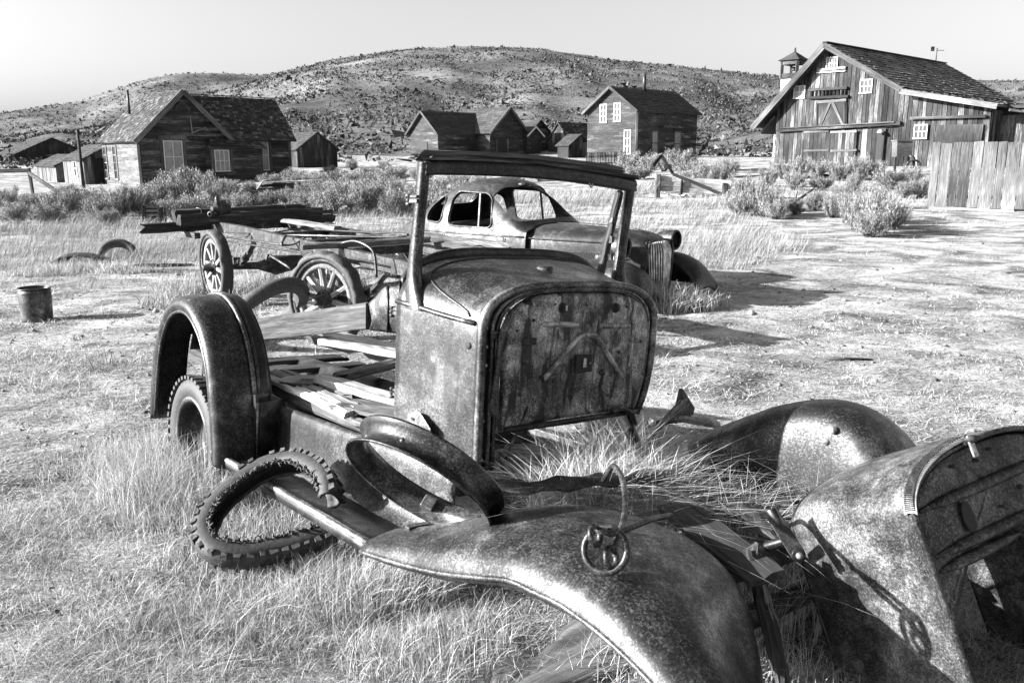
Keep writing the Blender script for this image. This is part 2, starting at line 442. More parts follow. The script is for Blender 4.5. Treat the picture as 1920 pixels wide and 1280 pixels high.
def lugs(mb, c, axis, R, w, n, size, rows=(-.36, .36), a0=0, a1=2*math.pi):
    z = unit(axis); ref = A3(0, 0, 1) if abs(z[2]) < .9 else A3(1, 0, 0); x = unit(ref - z*np.dot(ref, z)); y = np.cross(z, x)
    for q, row in enumerate(rows):
        for i in range(n):
            a = a0 + (a1-a0)*(i + .5*q)/n; rad = math.cos(a)*x + math.sin(a)*y; tan = np.cross(z, rad)
            mb.box(np.asarray(c) + rad*(R - .008) + z*row*w, size, np.stack([tan, z, rad], 1), .001)

truck = thing('truck_wreck', 'rusted truck wreck with bare windshield frame, open cowl and rear fender, bed gone', 'truck', TW(-.9, 0, -.62), TR)

def truck_cowl():
    st = [(0, .48, -.05, -.14, .39, .558), (-.10, .505, -.045, -.14, .395, .580), (-.2, .53, -.04, -.135, .405, .60), (-.32, .562, -.03, -.13, .42, .628), (-.44, .595, -.02, -.12, .43, .650)]
    P = []
    for x, hw, yc, zb, zs, zt in st: P.append([TW(x, y, z) for y, z in section(hw, yc, zb, zs, zt, 26, .55, .85, -.02, 5, .07)])
    cowl = build('cowl', MB().grid(P), M_RUST, truck, solid=.008, sub=2, dent=.006)
    # belt bead on the visible side, seam on the top, hinge holes
    def on(x, k):      # a point of the shell at station x, outline index k
        xs = [s[0] for s in st]; q = [np.interp(-x, [-a for a in xs], [s[i] for s in st]) for i in range(1, 6)]
        sec = section(*q, 26, .55, .85, -.02, 5, .07); k = min(max(k, 0), len(sec)-1.001); i = int(k); u = k-i
        y = sec[i][0]*(1-u) + sec[i+1][0]*u; z = sec[i][1]*(1-u) + sec[i+1][1]*u; return y, z
    m = MB(); pts = []
    for x in np.linspace(-.44, -.03, 8):
        y, z = on(x, 5.9); pts.append(TW(x, y-.006, z))
    m.tube(pts, .011, 8); build('belt_bead', m, M_RUST, cowl)
    m = MB(); pts = []
    for k in np.linspace(6.5, 30, 40):
        u = (k-6.5)/23.5; x = -.36 + .30*math.exp(-((u)/.11)**2) - .02*math.sin(u*math.pi)
        y, z = on(x, k); pts.append(TW(x, y, z+.004))
    m.tube(pts, .006, 6); build('top_seam', m, M_RUSTD, cowl)
    m = MB(); p = TL(1015, 513, 0, -.22); y, z = -.02, .614
    m.lathe([(0, .022), (.03, .022), (.036, .014), (.036, 0), (.05, -.004), (.05, -.02)], TW(-.2, p[1], .598), TR[:, 2], 20); build('filler_cap', m, M_RUSTL, cowl)
    m = MB(); y, z = on(-.05, 4.4); m.lathe([(0, .004), (.011, .004), (.014, 0)], TW(-.055, y-.006, .33), -TR[:, 1], 12); build('side_hole', m, M_BLACK, cowl)
    # lip of the dash under the windshield
    m = MB(); P = []
    for k in np.linspace(7.5, 28.5, 40):
        y, z = on(-.44, k); P.append([TW(-.445, y*.985, z-.03), TW(-.445, y*.985, z+.018), TW(-.452, y*.985, z+.034), TW(-.47, y*.98, z+.034), TW(-.48, y*.97, z-.05)])
    m.grid(P); build('dash_lip', m, M_RUSTD, truck, solid=.004)
    for i in range(6):
        y, z = on(-.44, 10 + i*3.0); m = MB().ball(TW(-.446, y*.985, z-.004), .006, 6, 4); build('rivet', m, M_BRIGHT, truck)
    # beads that frame the firewall
    def framing(name, ins, x, r, mat, z0=-.15):
        m = MB(); s = section(.48-ins, -.05+ins*.15, z0, .39-ins*.25, .558-ins*.35, 30, .55, .85, -.01, 8, .08)
        m.tube([TW(x, y, z) for y, z in s], r, 8); build(name, m, mat, truck)
    framing('edge_bead', 0, .004, .017, M_RUSTL)
    framing('inner_bead', .042, .004, .008, M_RUSTL); framing('inner_bead', .064, .002, .008, M_RUST)
    m = MB(); s0 = section(.478, -.05, -.15, .39, .556, 30, .55, .85, 0, 8, .08); s1 = section(.40, -.038, -.15, .37, .53, 30, .55, .85, .01, 8, .04)
    m.grid([[TW(-.006, *a) for a in s0], [TW(-.012, *((np.array(a)+np.array(b))/2)) for a, b in zip(s0, s1)], [TW(-.008, *b) for b in s1]])
    build('firewall_flange', m, M_RUSTD, truck, solid=.004)
    for k, (ys, zs) in enumerate([(-.51, .40), (-.505, .33), (-.505, .26), (-.508, .05), (-.508, -.1)]):
        m = MB().lathe([(0, .008), (.006, .006), (.008, 0)], TW(-.004, ys+.004, zs), TR[:, 0], 8); build('rivet', m, M_BRIGHT, truck)
    m = MB().box(TW(.012, -.472, .375), (.012, .05, .03), TR).box(TW(.014, -.46, .33), (.008, .028, .07), TR); build('hood_catch', m, M_RUSTL, truck, bevel=.003)
    # firewall sheet
    s = section(.405, -.015, .0, .375, .528, 34, .55, .85, .01, 8, .05); s = s + [(s[-1][0] + (s[0][0]-s[-1][0])*t, .0 + .018*math.sin(math.pi*t)) for t in np.linspace(0, 1, 14)[1:-1]]
    c = (-.015, .24); P = []
    for sc, x in ((1.0, -.012), (.985, .006), (.955, .018), (.9, .021), (.8, .018), (.65, .016), (.5, .013), (.35, .012), (.2, .012), (.05, .012)):
        ring = []
        for y, z in s:
            yy = c[0]+(y-c[0])*sc; zz = c[1]+(z-c[1])*sc
            xx = x + .004*mnoise.noise(Vector((yy*7, zz*7, 3))) + .004*mnoise.noise(Vector((yy*3, zz*3, 9)))
            if sc < .95 and zz < .17: xx -= .025*max(0, 1-((yy-.02)/.14)**2)*min(1, (.17-zz)/.05)      # gearbox hump pressed in
            ring.append(TW(xx, yy, zz))
        P.append(ring)
    m = MB().grid(P, closev=True); n = len(s); m.f.append(tuple(range((len(P)-1)*n, len(P)*n))); m.sm.append(True)
    fw = build('firewall', m, M_FIRE, truck, solid=.004)
    def rib(pts, r=.012):
        pp = [TW(.017, *TL(px, py, 0, .02)[1:]) for px, py in pts]; build('pressed_rib', MB().tube(catmull(pp, 3*len(pp)) if len(pp) > 2 else pp, r, 8), M_RIB, fw)
    rib([(1018, 608), (1050, 608), (1084, 609)]); rib([(1124, 611), (1150, 611), (1180, 611)]); rib([(1188, 580), (1187, 640), (1178, 700)], .007)
    rib([(1020, 712), (1055, 668), (1087, 632), (1100, 628), (1118, 629)]); rib([(1118, 629), (1140, 664), (1165, 706)])
    for px, py in ((1055, 577), (1155, 577)):
        q = TL(px, py, 0, .024); m = MB().lathe([(.022, .002), (.020, .004), (.012, .004)], TW(.022, q[1], q[2]), TR[:, 0], 14).box(TW(.03, q[1], q[2]), (.012, .014, .03), TR); build('grommet', m, M_BLACK, fw)
        m = MB().box(TW(.04, q[1]+.006, q[2]), (.006, .006, .02), TR); build('clip', m, M_BRIGHT, fw)
    q = TL(1094, 681, 0, .022); m = MB().box(TW(.022, q[1], q[2]), (.010, .095, .075), TR, .004); build('dark_hole_patch', m, M_BLACK, fw)  # black patch on the uncut sheet, painted for the dark inside a hole
    m = MB().box(TW(.03, q[1], q[2]+.004), (.006, .016, .034), TR, .003).box(TW(.03, q[1]+.032, q[2]), (.004, .006, .008), TR); build('clip', m, M_BRIGHT, fw)
    q = TL(992, 640, 0, .02); m = MB().box(TW(.022, q[1], q[2]), (.006, .07, .028), TR); build('maker_plate', m, M_RUST, fw, bevel=.002)
    for px, py, r in ((985, 676, .014), (1130, 698, .013), (1016, 708, .008), (1000, 600, .006), (1040, 570, .005), (1200, 640, .006), (1205, 700, .006), (975, 740, .007), (1070, 745, .008), (1140, 740, .007), (1175, 575, .006), (1100, 572, .005), (1040, 714, .008), (968, 620, .006), (990, 633, .005), (1160, 660, .006)):
        q = TL(px, py, 0, .02); m = MB().lathe([(0, .012), (r*.6, .012), (r, .006), (r*1.2, 0)], TW(.018, q[1], q[2]), TR[:, 0], 10); build('bolt', m, M_IRON, fw)
    m = MB(); a, b2 = TL(948, 806, 0, .02), TL(1192, 770, 0, .02)
    m.tube([TW(.02, *a[1:]), TW(.03, *((a+b2)/2)[1:]), TW(.02, *b2[1:])], .013, 8); build('lower_ledge', m, M_RUSTD, truck)
    # torn flap left of the firewall
    m = MB(); pp = [TL(*q, 0, .03)[1:] for q in ((957, 590), (945, 625), (938, 660), (932, 720), (928, 770), (934, 786))]; w = [.012, .02, .008, .014, .022, .012]
    m.grid([[TW(.022, y-w_, z), TW(.036, y, z), TW(.024, y+w_, z)] for (y, z), w_ in zip(pp, w)]); build('torn_flap', m, M_RUSTL, truck, solid=.003)
truck_cowl()

def truck_windshield():
    # pillars that widen into the cowl
    def pillar(side, mat):
        m = MB(); P = []
        for x, z, dy, dx in ((-.335, 1.005, .045, .045), (-.35, .86, .045, .046), (-.37, .72, .047, .048), (-.385, .60, .05, .055), (-.392, .54, .056, .072), (-.395, .49, .066, .11), (-.40, .44, .072, .14)):
            y0 = side*(.578 if side < 0 else .60); c = [(-1, -1), (1, -1), (1, 1), (-1, 1)]
            ring = []
            for cx_, cy_ in ((-1, -.6), (-.6, -1), (.6, -1), (1, -.6), (1, .6), (.6, 1), (-.6, 1), (-1, .6)):
                ring.append(TW(x + cx_*dx/2 + (dx-.045)*.5, y0 + cy_*dy/2, z))
            P.append(ring)
        m.grid(P, closev=True); build('windshield_pillar', m, mat, truck, sub=1)
    pillar(-1, M_RUST); pillar(1, M_RUST)
    # a wooden post and a metal strip remain on the other side
    a, b = TL(1198, 372, 0, -.42), TL(1144, 516, 0, -.42)
    m = MB().plank(TW(-.40, .50, .58), TW(-.35, .545, .965), .035, .03, TR[:, 0], 8, .003, .01); build('pillar_post', m, M_PLANKD, truck)
    for z in (.66, .74, .83): m = MB().box(TW(-.355, .515, z), (.02, .02, .03), TR, .004); build('pillar_clip', m, M_IRON, truck)
    # header
    def hp(t, dx, dz):
        return TW(-.345 + dx + .015*math.sin(math.pi*t), -.585 + 1.205*t, .982 + .012*t + .022*math.sin(math.pi*t) + dz)
    sec = [(-.035, -.022), (.03, -.024), (.036, -.014), (.03, -.004), (.036, .006), (.032, .02), (.02, .032), (-.03, .034)]
    m = MB(); m.grid([[hp(t, a, b) for a, b in sec] for t in np.linspace(0, 1, 16)], closev=True)
    m.f.append(tuple(range(8))); m.f.append(tuple(15*8+i for i in range(8))); m.sm += [False, False]
    build('header', m, M_RUSTD, truck)
    for k, (dz, dx, t0, t1, w) in enumerate(((.044, -.005, -.02, 1.0, .075), (.060, -.03, .04, .97, .045), (.062, .02, -.01, .9, .03))):
        m = MB(); n = 9
        ts = np.linspace(t0, t1, n); 
        for i in range(n-1): pass
        m.plank(hp(ts[0], dx, dz), hp(ts[-1], dx, dz), w, .016, TR[:, 2], 12, .0035, .035)
        v = np.array(m.v); u = np.clip(((v-hp(0, 0, 0)) @ TR[:, 1])/1.2, 0, 1); v = v + np.outer(.020*np.sin(np.pi*u), TR[:, 2]); m.v = [tuple(q) for q in v]
        build('header_wood', m, M_PLANKD if k else M_TIMBER, truck)
    for i in range(9):
        p = hp(-.02 + .012*i, -.03 + .012*i % .05, .03 + .006*(i % 3)); d = A3(*rng.uniform(-1, 1, 3))*.05; d[2] = abs(d[2])*.2
        m = MB().tube([p, p + TR[:, 1]*(-.03) + d*.5, p + d + TR[:, 1]*(-.045)], [.005, .004, .001], 5); build('splinter', m, M_PLANKD, truck)
    m = MB().tube([hp(.72, .04, -.02) + TR[:, 2]*z + TR[:, 1]*y for y, z in ((0, 0), (.004, -.012), (.014, -.02), (.022, -.012), (.02, -.002))], .003, 6); build('hook', m, M_BRIGHT, truck)
    # hinges on the door edge
    for px, py, w in ((762, 375, .05), (742, 585, .045), (742, 737, .07)):
        q = TL(px, py, 1, -.6)
        if py < 400: q[0] = -.375
        m = MB()
        for dz in (-.016, 0, .016): m.tube([TW(q[0]-.02, -.605, q[2]+dz-.006), TW(q[0]-.02, -.605, q[2]+dz+.006)], .011, 8)
        m.box(TW(q[0]+w*.3, -.603, q[2]-.003), (w, .012, .014), TR).box(TW(q[0]+w*.3, -.603, q[2]+.014), (w*.9, .012, .010), TR)
        build('door_hinge', m, M_IRON, truck)
    q = [TL(px, py, 1, -.6) for px, py in ((770, 776), (782, 770), (792, 773), (812, 804), (813, 822), (806, 834), (798, 834), (766, 813), (764, 800))]
    m = MB().prism([TW(a[0], -.607, a[2]) for a in q], -TR[:, 1]*.006); hp_ = build('hinge_plate', m, M_RUSTL, truck, bevel=.002)
    for px, py, r in ((797, 812, .010), (776, 785, .012)):
        a = TL(px, py, 1, -.61); m = MB().box(TW(a[0], -.615, a[2]), (r*1.5, .006, r), TR); build('bolt', m, M_BLACK, hp_)
truck_windshield()

def truck_rear():
    arch = catmull([(-1.44, -.43), (-1.455, -.28), (-1.49, -.06), (-1.555, .12), (-1.67, .26), (-1.83, .345), (-2.0, .35), (-2.17, .285), (-2.31, .13), (-2.39, -.08), (-2.44, -.38)], 44)
    cen = A3(-1.95, -.2)
    def off(p, r):
        d = p - cen; d = d/np.linalg.norm(d)
        return p - d*r
    acr = [(-.945, .075), (-.958, .055), (-.960, .035), (-.945, .012), (-.915, 0), (-.87, -.006), (-.83, -.006), (-.79, -.002), (-.76, 0)]
    m = MB(); P = []
    for i, p in enumerate(arch):
        P.append([TW(*off(p, r)[:1], y, off(p, r)[1]) for y, r in acr])
    m.grid(P); fen = build('rear_fender', m, M_RUST, truck, solid=.006, sub=1, dent=.012)
    build('wheel_well', MB().prism([TW(p[0]*1.0, -.672, p[1]) for p in arch], TR[:, 1]*.01), M_RUSTD, fen)
    m = MB(); m.tube([TW(off(p, .078)[0], -.945, off(p, .078)[1]) for p in arch], .010, 8); build('edge_bead', m, M_RUST, fen)
    for y, r in ((-.757, .012), (-.733, .009)):
        m = MB(); m.tube([TW(off(p, -.012)[0], y, off(p, -.012)[1]) for p in arch[8:36]], r, 8); build('seam_bead', m, M_RUSTL if y < -.74 else M_RUST, fen)
    m = MB(); m.grid([[TW(off(p, -.006)[0], y, off(p, -.006)[1]) for y in (-.75, -.72, -.69, -.675)] + [TW(off(p, .03)[0], -.66, off(p, .03)[1])] for p in arch[7:38]]); build('inner_band', m, M_RUSTD, fen, solid=.006)
    # front of the fender below the band, and the corner to the apron
    m = MB(); m.grid([[TW(-1.437+.0, -.765, z), TW(-1.44, -.70, z), TW(-1.46, -.64, z), TW(-1.47, -.60, z)] for z in (-.42, -.3, -.2, -.12)]); build('fender_web', m, M_RUSTD, truck, solid=.005)
    m = MB().tube([TW(-1.432, -.76, -.43), TW(-1.43, -.76, -.12)], .006, 6); build('web_bead', m, M_RUSTL, truck)
    # wheel in the fender
    c = TW(-1.98, -.83, -.415); w = build('rear_wheel', MB().lathe([(0, -.05), (.06, -.05), (.10, -.06), (.19, -.055), (.205, -.01), (.21, .05), (.228, .058), (.24, .05), (.24, -.05)], c, -TR[:, 1], 36), M_IRON, truck)
    m = MB().lathe(tyre_profile(.345, .13, .23), c, -TR[:, 1], 48); build('tyre', m, M_RUBBER, w)
    m = MB(); lugs(m, c, -TR[:, 1], .347, .13, 44, (.026, .035, .018)); t = build('tread', m, M_RUBBERG, w, kind='stuff')
    # apron below the bed and running board
    m = MB(); P = []
    for x in np.linspace(-1.46, .02, 12):
        u = (x+1.46)/1.48; zt = -.155 + .03*u
        P.append([TW(x, -.60, zt-.02), TW(x, -.612, zt+.006), TW(x, -.63, zt+.002), TW(x, -.64, zt-.03), TW(x, -.645, -.30), TW(x, -.655, -.36), TW(x, -.69, -.392), TW(x, -.72, -.398)])
    m.grid(P); build('splash_apron', m, M_RUST, truck, solid=.005, sub=1, dent=.008)
    m = MB(); P = []
    for x in np.linspace(-1.62, -.10, 12):
        P.append([TW(x, -.70, -.395), TW(x, -.80, -.392+.004*math.sin(x*9)), TW(x, -.88, -.388), TW(x, -.90, -.385), TW(x, -.915, -.395), TW(x, -.915, -.425), TW(x, -.905, -.43)])
    m.grid(P); rb = build('running_board', m, M_RUSTD, truck, solid=.006)
    m = MB().tube([TW(x, -.908, -.386) for x in np.linspace(-1.62, -.10, 6)], .012, 8); build('edge_bead', m, M_BRIGHT, rb)
    m = MB().tube([TW(x, -.895, -.380) for x in np.linspace(-1.62, -.10, 6)], .006, 6); build('edge_bead', m, M_RUST, rb)
    # chassis rails and cross members
    for y in (-.40, .38):
        m = MB().box(TW(-1.05, y, -.27), (4.1, .055, .11), TR); build('frame_rail', m, M_IRON, truck, bevel=.006)
    for x in (-2.95, -2.5, -1.75, -.75, .1, .93):
        m = MB().box(TW(x, -.01, -.27), (.07, .74, .09), TR); build('cross_member', m, M_IRON, truck, bevel=.005)
    m = MB().tube([TW(-2.0, -.72, -.415), TW(-2.0, .82, -.415)], .045, 10); m.ball(TW(-2.0, 0, -.415), .13); build('rear_axle', m, M_IRON, truck)
    c = TW(-1.98, .80, -.415); w = build('rear_wheel', MB().lathe([(.05, -.03), (.12, -.035), (.2, .0), (.235, .02), (.245, -.05), (.05, -.045)], c, -TR[:, 1], 28), M_IRON, truck)
    build('tyre', MB().lathe(tyre_profile(.345, .13, .23), c, -TR[:, 1], 40), M_RUBBER, w)
    m = MB().tube([TW(-2.75, .12, -.24), TW(-1.2, .10, -.22)], .11, 20); build('fuel_tank', m, M_RUSTD, truck)
    # side sills and floor boards
    m = MB().plank(TW(-3.1, .44, -.08), TW(-.5, .46, -.06), .10, .07, TR[:, 2], 10, .006, .03); build('bed_sill', m, M_PLANKD, truck)
    m = MB().plank(TW(-3.1, -.47, -.12), TW(-.55, -.52, -.13), .09, .06, TR[:, 2], 10, .006, .03); build('bed_sill', m, M_PLANKD, truck)
    for k, (x0, y0, x1, y1, w, z) in enumerate(((-2.0, -.50, -.83, -.60, .06, -.085), (-2.0, -.43, -.9, -.52, .06, -.08), (-1.95, -.36, -1.15, -.42, .055, -.085), (-.98, -.58, -.42, -.36, .10, -.07), (-1.05, -.47, -.50, -.26, .07, -.075), (-.86, -.60, -.46, -.57, .05, -.10))):
        m = MB().plank(TW(x0, y0, z), TW(x1, y1, z+.01), w, .028, TR[:, 2], 10, .005, .05); build('floor_board', m, M_PLANK if k < 3 else M_PLANKD, truck)
    for k, (x0, y0, x1, y1, w, z) in enumerate(((-2.45, -.38, -2.4, .40, .14, -.155), (-2.75, -.38, -2.72, .42, .14, -.155))):
        m = MB().plank(TW(x0, y0, z), TW(x1, y1, z), w, .028, TR[:, 2], 8, .004, .03); build('floor_board', m, M_PLANKD, truck)
    m = MB().plank(TW(-3.0, .47, -.02), TW(-1.1, .50, .0), .09, .03, TR[:, 2], 8, .006, .03); build('floor_board', m, M_PLANK, truck)
truck_rear()

def truck_front():
    X = [-.13, .02, .18, .35, .55, .69, .80, .89, 1.0, 1.12, 1.22, 1.32, 1.40]
    def ip(xs, zs): return lambda x: float(np.interp(x, xs, zs))
    zo = ip([-.13, .1, .35, .55, .69, .89, 1.0, 1.12, 1.28, 1.4], [-.385, -.352, -.30, -.245, -.205, -.196, -.208, -.235, -.29, -.36])
    zc = ip([-.13, .1, .35, .55, .69, .89, 1.0, 1.12, 1.28, 1.4], [-.355, -.285, -.205, -.150, -.115, -.108, -.120, -.150, -.225, -.32])
    zi = ip([-.13, .06, .3, .43, .6, .74, .9, 1.0, 1.12, 1.22, 1.32, 1.4], [-.375, -.31, -.19, -.135, -.10, -.095, -.125, -.16, -.22, -.30, -.40, -.48])
    yi = ip([-.13, .06, .2, .3, .45, .75, .9, 1.02, 1.12, 1.22, 1.32, 1.4], [-.80, -.76, -.66, -.55, -.48, -.45, -.40, -.38, -.42, -.52, -.62, -.70])
    m = MB(); P = []
    for x in X:
        y1 = yi(x); a = zo(x); b = zc(x); c = zi(x); yc = -.775
        mid = (yc+y1)/2; sk = .02 + .22*max(0, min(1, (x-.55)/.3))
        P.append([TW(x, -.915, a-.05), TW(x, -.93, a-.035), TW(x, -.945, a-.02), TW(x, -.94, a-.005), TW(x, -.925, a*.6+b*.4), TW(x, -.88, b*.78+a*.22), TW(x, -.81, b), TW(x, (yc+mid)/2, b*.6+c*.4+.012), TW(x, mid, b*.3+c*.7+.012), TW(x, (mid+y1)/2, c+.004), TW(x, y1, c-.012), TW(x, y1+.03, c-.05)] + [TW(x, y1+(.03+.09*k)*1.0, c-.05-sk*k) for k in (.5, 1.0)])
    m.grid(P); f = build('front_fender', m, M_RUST, truck, solid=.006, sub=2, dent=.014)
    m = MB().tube(catmull([TW(x, -.942, zo(x)-.022) for x in X], 40), .008, 8); build('edge_bead', m, M_RUSTL, f)
    for px, py in ((1262, 1015), (1268, 1024), (1278, 1008)):
        q = TL(px, py, 2, -.10); 
    # the other front fender, seen on its inner side
    prof = [(-.12, -.30), (.0, -.22), (.15, -.12), (.35, 0.0), (.55, .095), (.70, .14), (.82, .145), (.94, .10), (1.03, .02), (1.10, -.10), (1.14, -.25)]
    cr = catmull(prof, 26); m = MB(); P = []
    for x, z in cr:
        P.append([TW(x, .50, min(z-.02, -.12)-.26), TW(x, .50, min(z-.1, z*.55-.12)), TW(x, .515, z-.065), TW(x, .55, z-.018), TW(x, .62, z+.004), TW(x, .72, z+.006), TW(x, .82, z-.02), TW(x, .90, z-.08), TW(x, .93, z-.15), TW(x, .935, z-.18)])
    m.grid(P); f = build('front_fender', m, M_RUST, truck, solid=.006, sub=2, dent=.012)
    # pale inner panel on that fender
    m = MB(); P = []
    for u in np.linspace(0, 1, 14):
        xa = .50 + .32*u**.7; ztop = np.interp(xa, cr[:, 0], cr[:, 1]) - .03
        zA = -.36; xs = .36 + .0*u
        P.append([TW((.28+.46*v**.85)*(1-u) + 1.03*u, .488 + .03*v, -.36 + (np.interp((.28+.46*v**.85)*(1-u) + 1.03*u, cr[:, 0], cr[:, 1]) + .30)*v) for v in np.linspace(0, 1, 8)])
    for px, py in ((1562, 806), (1549, 827)):
        q = TL(px, py, 1, .51); m = MB().lathe([(0, .016), (.012, .014), (.016, 0)], TW(q[0], .512, q[2]), -TR[:, 1], 10); build('bolt', m, M_BRIGHT, f)
    # torn strip of sheet metal across the frame horns
    pts = [TW(*TL(*q, 0, x)) for q, x in (((862, 908), .12), ((920, 912), .24), ((1000, 911), .36), ((1090, 901), .46), ((1180, 895), .50), ((1260, 886), .50), ((1318, 878), .46))]
    c = catmull(pts, 22); m = MB(); P = []
    for i, p in enumerate(c):
        w = .045*(math.sin(math.pi*(i+1.5)/24)**.6); wob = .008*math.sin(i*1.9)
        P.append([p + TR[:, 0]*w + TR[:, 2]*(-.012+wob), p + TR[:, 0]*w*.3 + TR[:, 2]*.008, p - TR[:, 0]*w*.5 + TR[:, 2]*(.012-wob), p - TR[:, 0]*w*1.3 + TR[:, 2]*-.008])
    m.grid(P); build('torn_strip', m, M_RUSTD, truck, solid=.005)
    pts = [TW(*TL(*q, 0, .10)) for q in ((880, 893), (930, 904), (1010, 895), (1040, 880))]
    m = MB().grid([[p + TR[:, 0]*.02, p + TR[:, 2]*.012, p - TR[:, 0]*.05] for p in catmull(pts, 12)]); build('torn_strip', m, M_RUST, truck, solid=.004)
    # toe boards leaning under the firewall
    for a, b, w, mt in (((950, 845), (1010, 850), .10, M_PLANK), ((938, 865), (1040, 905), .12, M_PLANKD)):
        m = MB().plank(TW(*TL(*a, 0, -.05)), TW(*TL(*b, 0, .05)), w, .016, TR[:, 2]+TR[:, 0]*.5, 6, .003, .02); build('toe_board', m, mt, truck)
    # steering column, pedal rod and bracket
    a, b = TL(1165, 768, 0, -.05), TL(1215, 885, 0, .25)
    m = MB().tube([TW(*a), TW(*b)], .026, 12).ball(TW(*b), .045); build('steering_column', m, M_RUSTD, truck)
    a, b = TL(1208, 834, 0, .02), TL(1282, 748, 0, -.25)
    m = MB().tube([TW(*a), TW(*((a+b)/2)) + A3(0, 0, .005), TW(*b)], .015, 10); pr = build('pedal_lever', m, M_IRON, truck)
    q = [TL(*p, 0, -.25) for p in ((1270, 727), (1278, 728), (1300, 764), (1297, 776), (1264, 794), (1256, 788))]
    m = MB().prism([TW(*p) for p in q], TR[:, 0]*.012); build('pedal_plate', m, M_IRON, pr, bevel=.003)
    m = MB().tube([TW(*TL(*p, 0, -.25)) for p in ((1222, 790), (1280, 784), (1345, 796))], .022, 10); build('exhaust_pipe', m, M_RUSTL, truck)
    m = MB().tube([TW(*TL(*p, 0, .02)) for p in ((990, 762), (975, 800), (958, 835), (945, 868))], .005, 6); build('brake_rod', m, M_IRON, truck)
    m = MB().tube([TW(*TL(*p, 0, .04)) for p in ((1150, 772), (1165, 763), (1185, 775), (1190, 795))], .012, 8); build('brake_rod', m, M_IRON, truck)
    # battery box by the running board
    q = TW(.12, -.62, -.36); m = MB().box(TW(.10, -.58, -.315), (.34, .16, .09), TR).box(TW(.10, -.575, -.262), (.36, .20, .010), TR); build('battery_box', m, M_RUST, truck, bevel=.005)
    m = MB().box(TW(-.02, -.72, -.33), (.03, .2, .05), TR); build('bracket', m, M_IRON, truck, bevel=.004)
    # dark broad board over the frame horn
    m = MB().plank(TW(*TL(1262, 945, 2, -.15)), TW(*TL(1440, 1085, 2, -.22)), .12, .022, TR[:, 2]+TR[:, 1]*-.25, 18, .001, .012, .08); build('frame_board', m, M_TIMBER, truck)
    m = MB().plank(TW(*TL(1340, 925, 2, -.17)), TW(*TL(1470, 1005, 2, -.2)), .10, .02, TR[:, 2], 8, .005, .03); build('frame_board', m, M_TIMBER, truck)
    m = MB().tube([TW(.95, -.40, -.46), TW(.95, .55, -.46)], .04, 10); build('front_axle', m, M_IRON, truck)
truck_front()

# ------------------------------------------------------------------ things lying about the truck
def bent_tyre():
    pts = [(618, 938, .30), (612, 905, .34), (585, 880, .35), (545, 868, .34), (495, 880, .31), (445, 912, .26), (402, 955, .20), (385, 1000, .15), (405, 1032, .12), (460, 1040, .10), (520, 1030, .10), (580, 1014, .11), (622, 1000, .12)]
    C = catmull([G(*p) for p in pts], 72); cen = C[10:64].mean(0)
    u, s, vt = np.linalg.svd(C - cen); nrm = vt[2] * np.sign(vt[2][2])
    th = thing('old_tyre', 'split ribbed tyre lying open on the running board and grass', 'tyre', A3(cen[0], cen[1], gz1(cen[0], cen[1])))
    sec = [(-.036, -.034), (-.014, -.046), (.016, -.046), (.036, -.036), (.044, -.014), (.044, .014), (.036, .036), (.016, .046), (-.014, .046), (-.032, .034)]
    P = []; lg = MB(); n = len(C); fr = []
    for i, p in enumerate(C):
        t = unit(C[min(i+1, n-1)] - C[max(i-1, 0)]); r = p - cen; r = unit(r - t*np.dot(r, t)); r = unit(.8*r + .2*unit(p-cen)); a = unit(np.cross(t, r)); a = a*np.sign(np.dot(a, nrm))
        fray = 1 + .10*math.sin(i*1.7)*(rng.random()); sq = 1 - .25*math.exp(-((i-2)/5.0)**2)
        ring = []
        for k, (x, y) in enumerate(sec):
            f = (fray if k in (0, 9) else 1)
            ring.append(p + r*x*sq*f + a*y*f)
        P.append(ring); fr.append((p, t, r, a))
    build('casing', MB().grid(P), M_RUBBER, th, solid=.012)
    # raised blocks of the tread, two shoulders and a middle rib
    for row, sz in ((-.044, (.027, .03, .022)), (.044, (.027, .03, .022)), (0, (.03, .022, .012))):
        d = np.linalg.norm(np.diff(C, axis=0), axis=1).cumsum(); d = np.concatenate([[0], d]); m = int(d[-1]/.043)
        for k in range(m):
            s = (k+.5+(row == 0)*.5)/m*d[-1]*.99; i = int(np.searchsorted(d, s)); p, t, r, a = fr[min(i, n-1)]
            p = p + t*(s-d[min(i, n-1)])
            base = .039 if row else .045
            if rng.random() < .07: continue
            lg.box(p + r*(base-rng.uniform(0, .006)) + a*row*.88, np.array(sz)*rng.uniform(.75, 1.1, 3), np.stack([t, a, r], 1), .003)
    build('tread', lg, M_RUBBERG, th, kind='stuff')
    m = MB()
    for i in list(range(3, 69))*4:
        p, t, r, a = fr[i]; p = p + t*rng.uniform(-.02, .02); q = p - r*.030 + a*(.046 if i % 2 else .05)
        e = q + A3(*rng.uniform(-.02, .02, 3)); m.tube([q, (q+e)/2 + A3(*rng.uniform(-.006, .006, 3)), e], [.006, .004, .001], 4)
    build('frayed_cord', m, M_PLANKD, th, kind='stuff')
bent_tyre()

